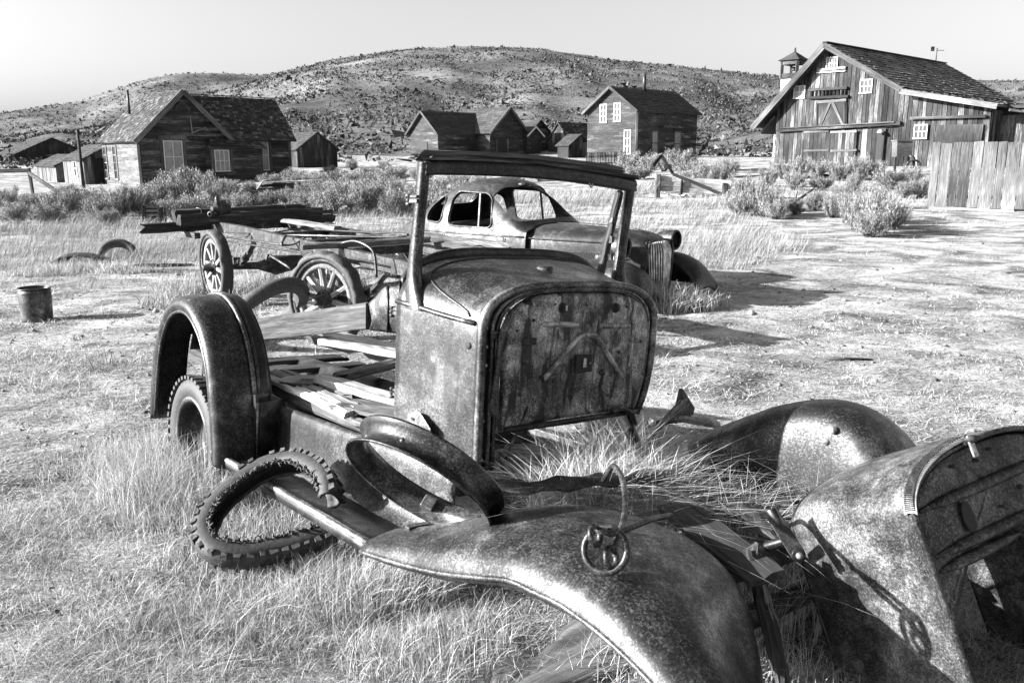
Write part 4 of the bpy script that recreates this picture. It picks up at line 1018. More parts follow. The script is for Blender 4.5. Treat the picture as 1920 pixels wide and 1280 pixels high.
    # seat back seen through the windows
    build('seat', MB().box(W(-2.45, 0, .85), (.16, 1.1, .5), Rm).box(W(-2.15, 0, .62), (.5, 1.1, .16), Rm), M_RUSTD, th, bevel=.05)
    build('dash', MB().box(W(-1.32, 0, 1.03), (.12, 1.1, .16), Rm), M_RUSTD, th, bevel=.03)
    build('floor_pan', MB().box(W(-2.2, 0, .42), (2.4, 1.2, .04), Rm), M_RUSTD, th)
    # hood
    P = []
    for x, w, zt in ((-1.14, .60, 1.115), (-.9, .565, 1.12), (-.6, .51, 1.115), (-.3, .445, 1.105), (0, .37, 1.09), (.18, .33, 1.06), (.30, .30, 1.00), (.345, .28, .95)):
        row = []
        for z in (.55, .7, .82): row.append(W(x, -w*(1.0), z))
        for i in range(17):
            a = math.pi*(1 - i/16); c, s = math.cos(a), math.sin(a); row.append(W(x, w*math.copysign(abs(c)**.6, c), .88 + (zt-.88)*max(s, 0)**.75))
        for z in (.82, .7, .55): row.append(W(x, w, z))
        P.append(row)
    hood = build('hood', MB().grid(P), M_CAR, th, sub=1, solid=.012)
    build('hood_hinge', MB().tube([W(x, 0, z) for x, z in ((-1.12, 1.122), (-.6, 1.122), (0, 1.10), (.2, 1.06))], .008, 6), M_CAR, hood)
    for s in (-1, 1):
        hwd = lambda x: np.interp(x, [-1.14, -.9, -.6, -.3, 0, .18], [.60, .565, .51, .445, .37, .315])
        build('hood_moulding', MB().tube([W(x, s*(hwd(x)+.008), .965 - .01*x) for x in np.linspace(-1.1, .12, 10)], .009, 6), M_CAR, hood)
        m = MB()
        for x in np.linspace(-.86, -.22, 34): m.beam(W(x-.03, s*(hwd(x)+.006), .745), W(x+.005, s*(hwd(x)+.010), .835), .012, .014, Lm)
        build('louvres', m, M_RUSTD, hood, kind='stuff')
        P = []
        for x in np.linspace(-.24, .16, 12):
            u = (x+.24)/.40; h = .055*math.sqrt(max(0, 1-u**2.4)); P.append([W(x, s*(hwd(x)+.002), .79-h), W(x, s*(hwd(x)+.022), .79-h*.4), W(x, s*(hwd(x)+.022), .79+h*.4), W(x, s*(hwd(x)+.002), .79+h)])
        build('side_spear', MB().grid(P), M_CAR, hood, solid=.006)
        build('hood_latch', MB().tube([W(-.42 + .045*math.cos(a), s*(hwd(-.42)+.02), .69 + .055*math.sin(a)) for a in np.linspace(.6, 2*math.pi+.2, 14)], .008, 6), M_IRON, hood)
    # cowl seam between hood and body
    build('cowl_seam', MB().tube([W(-1.145, y, z) for y, z in [(-.625, .45), (-.628, .8)] + [(.628*math.copysign(abs(math.cos(a))**.6, math.cos(a)), .90+.23*max(0, math.sin(a))**.75) for a in np.linspace(math.pi, 0, 16)] + [(.628, .8), (.625, .45)]], .010, 6), M_RUSTD, body)
    # grille: a frame and its bars
    gr = build('grille', MB().tube([W(.355 + .0, y, z) for y, z in ((-.21, .30), (-.25, .6), (-.28, .85), (-.24, .985), (0, 1.01), (.24, .985), (.28, .85), (.25, .6), (.21, .30))], .014, 8, closed=True), M_CAR, th)
    build('grille_backing', MB().prism([W(.30, y, z) for y, z in ((-.21, .30), (-.25, .6), (-.28, .85), (-.24, .985), (.24, .985), (.28, .85), (.25, .6), (.21, .30))], Fm*.012), M_BLACK, gr)
    for k in range(-6, 7):
        y = k/6.5; topz = .985 - .03*abs(y)**3
        build('grille_bar', MB().tube([W(.40 - .06*abs(y), y*.20, .31), W(.405 - .06*abs(y), y*.245, .62), W(.40 - .06*abs(y), y*.27, .86), W(.365 - .04*abs(y), y*.235, topz)], .011, 6), M_CHROME, gr)
    # headlights
    for s in (-1, 1):
        c = W(.20, s*.56, .95); n = unit(Fm*1.0 + Um*-.02)
        hl = build('headlight', MB().lathe([(0, -.26), (.04, -.245), (.08, -.19), (.107, -.08), (.115, .02), (.118, .04), (.104, .045), (.098, .02)], c, n, 24), M_CAR, th, solid=.006)
        build('reflector', MB().lathe([(0, -.12), (.06, -.09), (.098, .0)], c, n, 20), M_BLACK, hl)
        build('rim', MB().lathe([(.100, .03), (.112, .05), (.122, .04), (.12, .02)], c, n, 28), M_CAR, hl)
        build('stalk', MB().tube([c - Um*.09 - Fm*.1, W(.10, s*.54, .70)], .03, 8), M_CAR, hl)
    # fenders
    for s in (-1, 1):
        pr = catmull([(-1.05, .42), (-.85, .52), (-.6, .66), (-.3, .77), (0, .80), (.25, .79), (.46, .71), (.60, .56), (.64, .40)], 20); P = []
        for x, z in pr:
            k = 1 - .5*max(0, -x-.3)/.75; y0 = .40; y1 = .90*k + .62*(1-k)
            P.append([W(x, s*y0, max(.40, z-.12)), W(x, s*(y0+.03), z-.05), W(x, s*(y0*.75+y1*.25), z-.005), W(x, s*(y0+y1)/2, z+.006), W(x, s*(y0*.2+y1*.8), z-.03), W(x, s*(y1-.02), z-.10), W(x, s*y1, z*.6+.15), W(x, s*(y1-.01), .40)])
        build('front_fender', MB().grid(P), M_RUSTD if s > 0 else M_CAR, th, sub=1, solid=.01)
        pr = catmull([(-2.55, .42), (-2.75, .72), (-3.0, .86), (-3.3, .86), (-3.65, .70), (-4.0, .48), (-4.05, .42)], 18); P = []
        for x, z in pr:
            P.append([W(x, s*.55, z+.02), W(x, s*.72, z+.01), W(x, s*.82, z-.06), W(x, s*.86, z*.6+.16), W(x, s*.86, .40)])
        build('rear_fender', MB().grid(P), M_CAR, th, sub=1, solid=.01)
    build('radiator_skirt', MB().grid([[W(.30 - .12*abs(t), .5*t, .56), W(.36 - .15*abs(t), .52*t, .48), W(.34 - .15*abs(t), .52*t, .42)] for t in np.linspace(-1, 1, 9)]), M_RUSTL, th, solid=.01)
coupe()

# ------------------------------------------------------------------ buildings: all stand on one street grid
GA = A3(math.sin(math.radians(42)), -math.cos(math.radians(42)), 0); GB = A3(math.cos(math.radians(42)), math.sin(math.radians(42)), 0)
BR = np.stack([GA, GB, A3(0, 0, 1)], 1)
class Site:
    """a building's own frame: a towards the street, b along it, z up (metres above sea of the scene)"""
    def __init__(s, px, Y, name, label, cat, zb, group=None):
        p = D(px, 300, Y); s.k = A3(p[0], p[1], 0); s.zb = zb
        s.th = thing(name, label, cat, A3(p[0], p[1], zb), BR, group)
    def W(s, a, b, z): return s.k + GA*a + GB*b + A3(0, 0, z)
    def hit(s, px, py, ax, v):
        o = BR.T @ (CAMP - s.k); d = BR.T @ ray(px, py); return o + d*((v - o[ax])/d[ax])
    def along(s, px, d, z=2.0):
        """distance from the corner along axis d (a or b) at which the picture column px is reached"""
        v = GA if d == 'a' else GB; lo, hi = -40.0, 40.0
        def col_(t):
            q = s.k + v*t + A3(0, 0, z) - CAMP; return CX + FPX*q[0]/(q @ FWD) - px
        f0 = col_(lo)
        for _ in range(60):
            mid = (lo+hi)/2; f = col_(mid)
            if (f < 0) == (f0 < 0): lo = mid
            else: hi = mid
        return (lo+hi)/2

def wall(S, p0, p1, z0, ze, zr, mat, style, name='wall', gable=False, out=None, step=.17, apex=.5, parts=False, z0b=None):
    """p0, p1: (a,b) ends. style: clap (horizontal) or board (vertical). A gable wall rises to zr at its apex."""
    p0 = A3(*p0); p1 = A3(*p1); L = np.linalg.norm(p1-p0); u = (p1-p0)/L; out = A3(*out)
    top = lambda t: ze if not gable else (ze + (zr-ze)*(t/(L*apex) if t < L*apex else (L-t)/(L*(1-apex))))
    Q = lambda t, z, d: S.W(*(p0+u*t+out*d), z)
    poly = [Q(0, z0, -.06), Q(L, z0, -.06), Q(L, ze, -.06)] + ([Q(L*apex, zr, -.06)] if gable else []) + [Q(0, ze, -.06)]
    od = GA*out[0] + GB*out[1]; ud = GA*u[0] + GB*u[1]
    w = build(name, MB().prism(poly, od*.06), mat, S.th)
    Rw = np.stack([ud, od, A3(0, 0, 1)], 1)
    if style == 'clap':
        m = MB(); z = z0
        zt = zr if gable else ze
        while z < zt - .06:
            h = min(step, zt-z); zz = z + h*.85
            if zz <= ze or not gable: t0, t1 = 0, L
            else: f = (zz-ze)/(zr-ze); t0, t1 = L*apex*f, L - L*(1-apex)*f
            if t1-t0 > .15:
                n = max(1, int((t1-t0)/2.6)); cuts = [t0] + (sorted(rng.uniform(t0+.2, t1-.2, n-1).tolist()) if n > 1 else []) + [t1]
                for q in range(n):
                    if rng.random() < .03: continue
                    dz = rng.normal(0, .006); c = Q((cuts[q]+cuts[q+1])/2, z+h/2+dz, .016)
                    R2 = Rw.copy(); til = .09 + rng.normal(0, .02); R2[:, 1] = od*math.cos(til) + A3(0, 0, 1)*math.sin(til); R2[:, 2] = np.cross(R2[:, 0], R2[:, 1])
                    m.box(c, (cuts[q+1]-cuts[q]-.006, .022, h+.012), R2, .004)
            z += step
        build('siding', m, mat, w, kind='stuff')
    else:
        t = 0; m = MB()
        while t < L-.04:
            bw = min(step*rng.uniform(.7, 1.3), L-t); a, b = t+.006, t+bw-.006; zt0, zt1 = top(a), top(b); d = .012 + rng.uniform(0, .02)
            lo = z0 + rng.uniform(-.02, .06); mid = [(L*apex, zr)] if gable and a < L*apex < b else []
            pl = [(a, lo), (b, lo), (b, zt1-.02)] + [(q, z-.02) for q, z in mid] + [(a, zt0-.02)]
            P = [Q(x, z, d-.02) for x, z in pl]; off = rng.uniform(0, 60, 3)
            g = [(z+off[0], x-t+off[1], off[2]) for x, z in pl]; g = g + [(x, y, z+.03) for x, y, z in g]
            if parts: build('board', MB().prism(P, od*.03, g), mat, w)
            else: m.prism(P, od*.03, g)
            t += bw
        if not parts: build('boarding', m, mat, w, kind='stuff')
    return w
def roof(S, e0, e1, r0, r1, mat, thick=.07, sh=(.24, .16), miss=.03, trim=None, dens=True):
    """one slope: eave e0-e1, ridge r0-r1 (a,b,z)"""
    E0, E1, R0, R1_ = [S.W(*p) for p in (e0, e1, r0, r1)]; nrm = unit(np.cross(E1-E0, R0-E0)); nrm = nrm*np.sign(nrm[2])
    rf = build('roof', MB().prism([E0, E1, R1_, R0], -nrm*thick), mat, S.th)
    m = MB(); H = np.linalg.norm(R0-E0); ud = unit(E1-E0); vd = unit(R0-E0); rows = int(H/sh[1])
    vd = unit(vd - ud*np.dot(vd, ud)); R2 = np.stack([ud, vd, np.cross(ud, vd)], 1); 
    if R2[2, 2] < 0: R2[:, 2] *= -1; R2[:, 0] *= -1
    for i in range(rows):
        f = (i+.5)/rows; a = E0 + (R0-E0)*f; b = E1 + (R1_-E1)*f; L = np.linalg.norm(b-a); t = -rng.uniform(0, sh[0])
        while t < L:
            w = sh[0]*rng.uniform(.6, 1.4); t0, t1 = max(t, 0), min(t+w, L); t += w
            if t1-t0 < .04 or rng.random() < miss: continue
            R3 = R2.copy(); til = .10 + rng.normal(0, .05); R3[:, 1] = R2[:, 1]*math.cos(til) - nrm*math.sin(til); R3[:, 2] = np.cross(R3[:, 0], R3[:, 1])
            m.box(a + (b-a)*((t0+t1)/2/L) + nrm*(.012+rng.uniform(0, .012)), (t1-t0-.008, sh[1]*1.15, .014), R3, .004)
            # grain runs down the slope
            for q in range(8): g = m.g[-8+q]; m.g[-8+q] = (g[1], g[0], g[2])
    if rows: build('shingles', m, mat, rf, kind='stuff')
    return rf
def trim(S, pts, w, h, mat, name='trim_board', par=None):
    for p, q in zip(pts[:-1], pts[1:]): build(name, MB().beam(S.W(*p), S.W(*q), w, h), mat, par or S.th)
def window(S, ax, v, cx_, z, w, h, nx=2, ny=2, out=1, glass=None, frame=None, mt=.05):
    """ax: wall plane axis (0: a=v, 1: b=v)"""
    od = (GA if ax == 0 else GB)*out; ud = GB if ax == 0 else GA; Rw = np.stack([ud, od, A3(0, 0, 1)], 1)
    c = (S.W(v, cx_, z) if ax == 0 else S.W(cx_, v, z)) + od*.05
    fr = frame or M_WHITE; fw = mt*1.4; m = MB()
    m.box(c + ud*(w/2+fw/2), (fw, .05, h+2*fw), Rw).box(c - ud*(w/2+fw/2), (fw, .05, h+2*fw), Rw).box(c + A3(0, 0, h/2+fw/2), (w, .05, fw), Rw).box(c - A3(0, 0, h/2+fw*.6), (w+fw*2.6, .09, fw*1.2), Rw)
    wn = build('window', m, fr, S.th)
    for i in range(nx):
        for j in range(ny):
            build('pane', MB().box(c + ud*(w*((i+.5)/nx-.5)) + A3(0, 0, h*((j+.5)/ny-.5)) - od*.015, (w/nx-mt*.5, .012, h/ny-mt*.5), Rw), glass or M_GLASS, wn)
    m = MB()
    for i in range(1, nx): m.box(c + ud*(w*(i/nx-.5)), (mt, .03, h), Rw)
    for j in range(1, ny): m.box(c + A3(0, 0, h*(j/ny-.5)), (w, .034, mt), Rw)
    if m.v: build('glazing_bars', m, fr, wn)
    return wn
def slab(S, name, ax, v, c0, c1, z0, z1, mat, th_=.06, out=1, par=None, off=.03):
    od = (GA if ax == 0 else GB)*out; P = [(c0, z0), (c1, z0), (c1, z1), (c0, z1)]
    return build(name, MB().prism([(S.W(v, c, z) if ax == 0 else S.W(c, v, z)) + od*off for c, z in P], od*th_, [(z, c, 0) for c, z in P]*2), mat, par or S.th)

def left_house():
    S = Site(262, 46, 'clapboard_house', 'dark clapboard house with steep front gable, shingled wing and three blinded windows', 'house', .1)
    bl = 5.9; g1 = S.along(428, 'b'); g2 = S.along(547, 'b'); ze = 2.75; zr = S.hit(341, 172, 0, 0)[2]; zb = -.1
    # wing with the gable
    wall(S, (0, 0), (0, g1), zb, ze, zr, M_HOUSE, 'clap', gable=True, out=(1, 0), step=.16)
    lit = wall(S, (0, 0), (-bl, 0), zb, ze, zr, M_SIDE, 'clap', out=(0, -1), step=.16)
    wall(S, (-bl, 0), (-bl, g1), zb, ze, zr, M_HOUSE, 'clap', gable=True, out=(-1, 0), step=.3)
    wall(S, (0, g1), (-bl, g1), zb, ze, zr, M_HOUSE, 'clap', out=(0, 1), step=.3)
    ov = .35; sl = (zr-ze)/(g1/2); zeo = ze - sl*.3
    roof(S, (ov, -.3, zeo), (-bl-.2, -.3, zeo), (ov, g1/2, zr+.06), (-bl-.2, g1/2, zr+.06), M_SHINGLE)
    roof(S, (ov, g1+.3, zeo), (-bl-.2, g1+.3, zeo), (ov, g1/2, zr+.06), (-bl-.2, g1/2, zr+.06), M_SHINGLE)
    for b0 in (-.3, g1+.3): trim(S, [(ov+.03, b0, zeo-.05), (ov+.03, g1/2, zr+.0)], .05, .26, M_TRIM, 'barge_board')
    # wing to the right, roof parallel to the street
    b1 = g2; zr2 = S.hit(450, 184, 0, -2.2)[2]; a0, a1 = -.25, -4.4; ze2 = 2.75
    wall(S, (a0, g1), (a0, b1), zb, ze2, 0, M_HOUSE, 'clap', out=(1, 0), step=.16)
    wall(S, (a0, b1), (a1, b1), zb, ze2, zr2, M_HOUSE, 'clap', gable=True, out=(0, 1), step=.2)
    roof(S, (a0+.35, g1*.55, ze2-.15), (a0+.35, b1+.3, ze2-.15), ((a0+a1)/2, g1*.55, zr2), ((a0+a1)/2, b1+.3, zr2), M_SHINGLE, miss=.10)
    roof(S, (a1-.35, g1*.55, ze2-.15), (a1-.35, b1+.3, ze2-.15), ((a0+a1)/2, g1*.55, zr2), ((a0+a1)/2, b1+.3, zr2), M_SHINGLE)
    trim(S, [((a0+a1)/2, g1*.55, zr2+.08), ((a0+a1)/2, b1+.3, zr2+.08)], .16, .05, M_TRIM, 'ridge_board')
    build('chimney_stub', MB().box(S.W((a0+a1)/2, g1*.70, zr2+.12), (.35, .45, .25), BR), M_TIMBER, S.th)
    build('stove_pipe', MB().tube([S.W(-3.6, .9, 4.0), S.W(-3.6, .9, 5.3)], .07, 10), M_IRON, S.th)
    # porch in the angle
    p0, p1 = S.along(385, 'b'), S.along(478, 'b')
    wall(S, (.9, p0), (.9, p1), zb, 2.3, 0, M_HOUSE, 'clap', out=(1, 0), step=.16, name='porch_wall'); wall(S, (.9, p0), (0, p0), zb, 2.3, 0, M_HOUSE, 'clap', out=(0, -1), step=.16, name='porch_wall')
    roof(S, (1.2, p0-.2, 2.3), (1.2, p1+.2, 2.15), (-.1, p0+.3, 2.75), (-.1, p1, 2.75), M_SHINGLE, .06)
    # windows with drawn blinds
    def wn(px, y0, y1, wpx, av, ny=2, nx=2):
        q0 = S.hit(px-wpx/2, y1, 0, av); q1 = S.hit(px+wpx/2, y0, 0, av); w = window(S, 0, av, (q0[1]+q1[1])/2, (q0[2]+q1[2])/2, q1[1]-q0[1], q1[2]-q0[2], nx, ny, 1, M_CURTAIN, M_WHITE, .035)
        c = ((q0[1]+q1[1])/2); ww = q1[1]-q0[1]
        for s in (-1, 1): slab(S, 'casing', 0, av, c + s*(ww/2+.10), c + s*(ww/2+.24), q0[2]-.1, q1[2]+.15, M_TRIM, .035, par=w)
        slab(S, 'casing', 0, av, c-ww/2-.3, c+ww/2+.3, q1[2]+.14, q1[2]+.32, M_TRIM, .06, par=w)
    wn(325, 266, 322, 28, 0.0); wn(416, 283, 320, 22, .9, 2, 3); wn(487, 264, 318, 26, -.25)
    # narrow windows in the lit side
    for px in (200, 218):
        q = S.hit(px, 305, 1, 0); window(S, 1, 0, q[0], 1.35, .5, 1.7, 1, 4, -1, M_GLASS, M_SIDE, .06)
    trim(S, [(.02, 0, zb), (.02, 0, ze)], .14, .14, M_TRIM, 'corner_board'); trim(S, [(a0+.02, b1, zb), (a0+.02, b1, ze2)], .14, .14, M_TRIM, 'corner_board')
    # round louvre and fallen vine of wire in the gable
    c = S.W(.05, g1/2, ze+1.35); build('gable_louvre', MB().tube([c + GB*.38*math.cos(a) + A3(0, 0, .42*math.sin(a)) for a in np.linspace(0, math.pi, 14)], .05, 8), M_TRIM, S.th)
    build('gable_stick', MB().tube([S.W(.06, g1/2+.45, ze+.2), S.W(.06, g1/2+.40, ze+1.1)], .03, 6).tube([S.W(.06, g1/2+.44, ze+.2), S.W(.08, g1/2+1.2, ze+.5)], .025, 6), M_PLANK, S.th)
left_house()

def shed(px, Y, name, label, zb, da, db, ze, zr, mat, ridge='a', rmat=None, group=None, open_=None, style='board', step=.22, z0=-.2):
    S = Site(px, Y, name, label, 'shed', zb, group); z0 = zb + z0; ze += zb; zr += zb; rmat = rmat or M_SHINGLE
    g = ridge == 'a'
    wall(S, (0, 0), (0, db), z0, ze, zr, mat, style, gable=g, out=(1, 0), step=step); wall(S, (0, 0), (-da, 0), z0, ze, zr, mat, style, gable=not g, out=(0, -1), step=step)
    wall(S, (-da, 0), (-da, db), z0, ze, zr, mat, style, gable=g, out=(-1, 0), step=step*2); wall(S, (0, db), (-da, db), z0, ze, zr, mat, style, gable=not g, out=(0, 1), step=step*2)
    o = .2
    if g:
        s = (zr-ze)/(db/2)*o
        for b0 in (-o, db+o): roof(S, (o, b0, ze-s), (-da-o, b0, ze-s), (o, db/2, zr+.04), (-da-o, db/2, zr+.04), rmat, .06, (.35, .25))
    else:
        s = (zr-ze)/(da/2)*o
        for a0 in (o, -da-o): roof(S, (a0, -o, ze-s), (a0, db+o, ze-s), (-da/2, -o, zr+.04), (-da/2, db+o, zr+.04), rmat, .06, (.35, .25))
    return S
def left_sheds():
    S = shed(156, 50, 'board_shed', 'pale vertical board shed with a dark open end beside the clapboard house', .05, 4.0, 3.0, 1.55, 2.3, M_FENCE, 'a', M_SHINGLE2)
    slab(S, 'door', 0, 0, .5, 1.6, -.1, 1.6, M_TIMBER, .05)
    q = S.hit(143, 314, 1, 0); window(S, 1, 0, q[0], 1.0, .5, .8, 1, 2, -1, M_GLASS, M_WHITE)
    S = shed(104, 54, 'lean_to', 'low board lean-to with a sagging roof edge beyond the pale board shed', .0, 4.6, 2.6, 1.2, 1.8, M_FENCE, 'a', M_SHINGLE2)
    S = shed(20, 88, 'far_barn', 'low broad roofed barn far behind the leaning rail fence', .6, 8, 8, 1.2, 3.0, M_HOUSE2, 'a', M_SHINGLE2, step=.5)
    S = shed(558, 64, 'gabled_shed', 'small dark gabled shed of vertical boards behind the clapboard house', .75, 4, 3.3, 1.55, 2.7, M_BARN, 'a', M_SHINGLE2)
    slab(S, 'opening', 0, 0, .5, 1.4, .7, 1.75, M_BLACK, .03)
    p = PG(157, 352); p = D(157, 352, 44); z = gz1(p[0], p[1]); lone('pole', MB().tube([A3(p[0], p[1], z), A3(p[0]-.02, p[1], z+2.9)], [.09, .07], 8), M_TIMBER, 'tall bare dark pole standing before the pale board shed', 'pole')
    # rail fence at the far left
    th = None; Y = 36
    a = D(58, 330, Y); za = gz1(a[0], a[1]); th = thing('rail_fence', 'leaning post and rail fence, one rail fallen, before the lean-to', 'fence', A3(a[0], a[1], za))
    build('post', MB().plank(A3(a[0], a[1], za-.1), A3(a[0]-.05, a[1], za+1.15), .12, .12, (1, 0, 0), 6), M_PLANKD, th)
    b = D(-60, 330, Y); build('post', MB().plank(A3(b[0], b[1], za-.1), A3(b[0], b[1], za+1.2), .12, .12, (1, 0, 0), 6), M_PLANKD, th)
    build('rail', MB().plank(A3(b[0]-1, b[1]-.1, za+1.0), A3(a[0], a[1]-.1, za+1.05), .06, .16, (0, 0, 1), 6), M_PLANKD, th)
    c = D(118, 350, Y-1); build('rail', MB().plank(A3(a[0], a[1]-.12, za+.95), A3(c[0], c[1], gz1(c[0], c[1])+.05), .06, .16, (0, 0, 1), 6), M_PLANKD, th)
left_sheds()

def mid_cabin():
    S = Site(822, 86, 'weathered_cabin', 'low weathered cabin with three steep gables and two dark doorways', 'house', 1.4)
    zb = 1.2; wl = -S.along(769, 'a'); lb = S.along(893, 'b'); ze = S.hit(822, 246, 0, 0)[2]; zr = S.hit(795, 209, 1, 0)[2]
    wall(S, (0, 0), (-wl, 0), zb, ze, zr, M_HOUSE2, 'clap', gable=True, out=(0, -1), step=.22); wall(S, (0, 0), (0, lb), zb, ze, zr, M_HOUSE, 'clap', out=(1, 0), step=.22)
    wall(S, (-wl, 0), (-wl, lb), zb, ze, zr, M_HOUSE2, 'clap', out=(-1, 0), step=.5)
    s = (zr-ze)/(wl/2)*.3
    for a0 in (.3, -wl-.3): roof(S, (a0, -.35, ze-s), (a0, lb+2, ze-s), (-wl/2, -.35, zr+.05), (-wl/2, lb+2, zr+.05), M_SHINGLE2, .08, (1.2, .28), .02)
    for a0 in (.3, -wl-.3): trim(S, [(a0, -.37, ze-s-.05), (-wl/2, -.37, zr)], .05, .2, M_TRIM, 'barge_board')
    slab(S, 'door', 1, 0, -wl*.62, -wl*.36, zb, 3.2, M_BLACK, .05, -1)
    # middle cross gable
    b0 = lb + 0; pa = 2.2
    T0 = S.along(918, 'b'); f = lambda px, a: S.hit(px, 290, 0, a)[1]
    m0, m1 = f(919, pa), f(986, pa); ze2 = S.hit(919, 245, 0, pa)[2]; zr2 = S.hit(957, 202, 0, pa)[2]
    wall(S, (pa, m0), (pa, m1), zb, ze2, zr2, M_HOUSE2, 'clap', gable=True, out=(1, 0), step=.22); wall(S, (pa, m0), (-wl, m0), zb, ze2, 0, M_HOUSE2, 'clap', out=(0, -1), step=.22); wall(S, (pa, m1), (-wl, m1), zb, ze2, 0, M_HOUSE2, 'clap', out=(0, 1), step=.3)
    s = (zr2-ze2)/((m1-m0)/2)*.3
    for b_ in (m0-.3, m1+.3):
        roof(S, (pa+.35, b_, ze2-s), (-wl, b_, ze2-s), (pa+.35, (m0+m1)/2, zr2+.05), (-wl, (m0+m1)/2, zr2+.05), M_SHINGLE2, .08, (1.2, .28), .02); trim(S, [(pa+.37, b_, ze2-s-.05), (pa+.37, (m0+m1)/2, zr2)], .05, .2, M_TRIM, 'barge_board')
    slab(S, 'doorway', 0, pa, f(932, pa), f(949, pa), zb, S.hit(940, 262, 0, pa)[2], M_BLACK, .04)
    for px in (930.5, 951): slab(S, 'door_frame', 0, pa, f(px-1.3, pa), f(px+1.3, pa), zb, S.hit(940, 261, 0, pa)[2], M_TRIM, .08)
    # small gable on the right and the roof behind it
    pb = 2.6; n0, n1 = f(988, pb), f(1034, pb); zr3 = S.hit(1000, 238, 0, pb)[2]; ze3 = S.hit(988, 252, 0, pb)[2]
    n2 = f(1014, pb)
    wall(S, (pb, n0), (pb, n2), zb, ze3, zr3, M_HOUSE2, 'clap', gable=True, out=(1, 0), step=.22); wall(S, (pb, n0), (-1, n0), zb, ze3, 0, M_HOUSE2, 'clap', out=(0, -1), step=.22)
    for b_ in (n0-.25, n2+.25): roof(S, (pb+.3, b_, ze3-.2), (-1, b_, ze3-.2), (pb+.3, (n0+n2)/2, zr3+.05), (-1, (n0+n2)/2, zr3+.05), M_SHINGLE2, .07, (1.2, .28), .02); trim(S, [(pb+.32, b_, ze3-.22), (pb+.32, (n0+n2)/2, zr3)], .05, .16, M_WHITE, 'barge_board')
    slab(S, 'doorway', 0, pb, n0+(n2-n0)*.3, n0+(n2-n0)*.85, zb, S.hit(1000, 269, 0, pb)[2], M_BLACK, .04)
    c0, c1 = f(985, .8), f(1036, .8); zr4 = S.hit(1008, 226, 0, 0)[2]
    wall(S, (.8, c0), (.8, c1), zb, ze3-.1, zr4, M_HOUSE, 'clap', gable=True, out=(1, 0), step=.22); wall(S, (.8, c1), (-wl, c1), zb, ze3-.1, 0, M_HOUSE2, 'clap', out=(0, 1), step=.4)
    for b_ in (c0-.2, c1+.3): roof(S, (1.1, b_, ze3-.3), (-wl, b_, ze3-.3), (1.1, (c0+c1)/2, zr4+.05), (-wl, (c0+c1)/2, zr4+.05), M_SHINGLE2, .07, (1.2, .28), .02)
    # dark shack beside it
    S = shed(1066, 91, 'dark_shack', 'dark sagging shack with a rough shingled roof against the two-storey house', 1.6, 3.0, 5.0, 1.9, 3.6, M_BARN, 'b', M_SHINGLE, step=.3)
    S = shed(1066, 80, 'open_shack', 'small tumbledown dark shack with one pale boarded window', 1.5, 1.4, 2.9, 1.3, 2.2, M_TIMBER, 'a', M_SHINGLE2, step=.3)
    q = S.hit(1096, 270, 0, 0); slab(S, 'boarded_window', 0, 0, q[1]-.35, q[1]+.35, 1.6, 3.0, M_TRIM, .05)
mid_cabin()

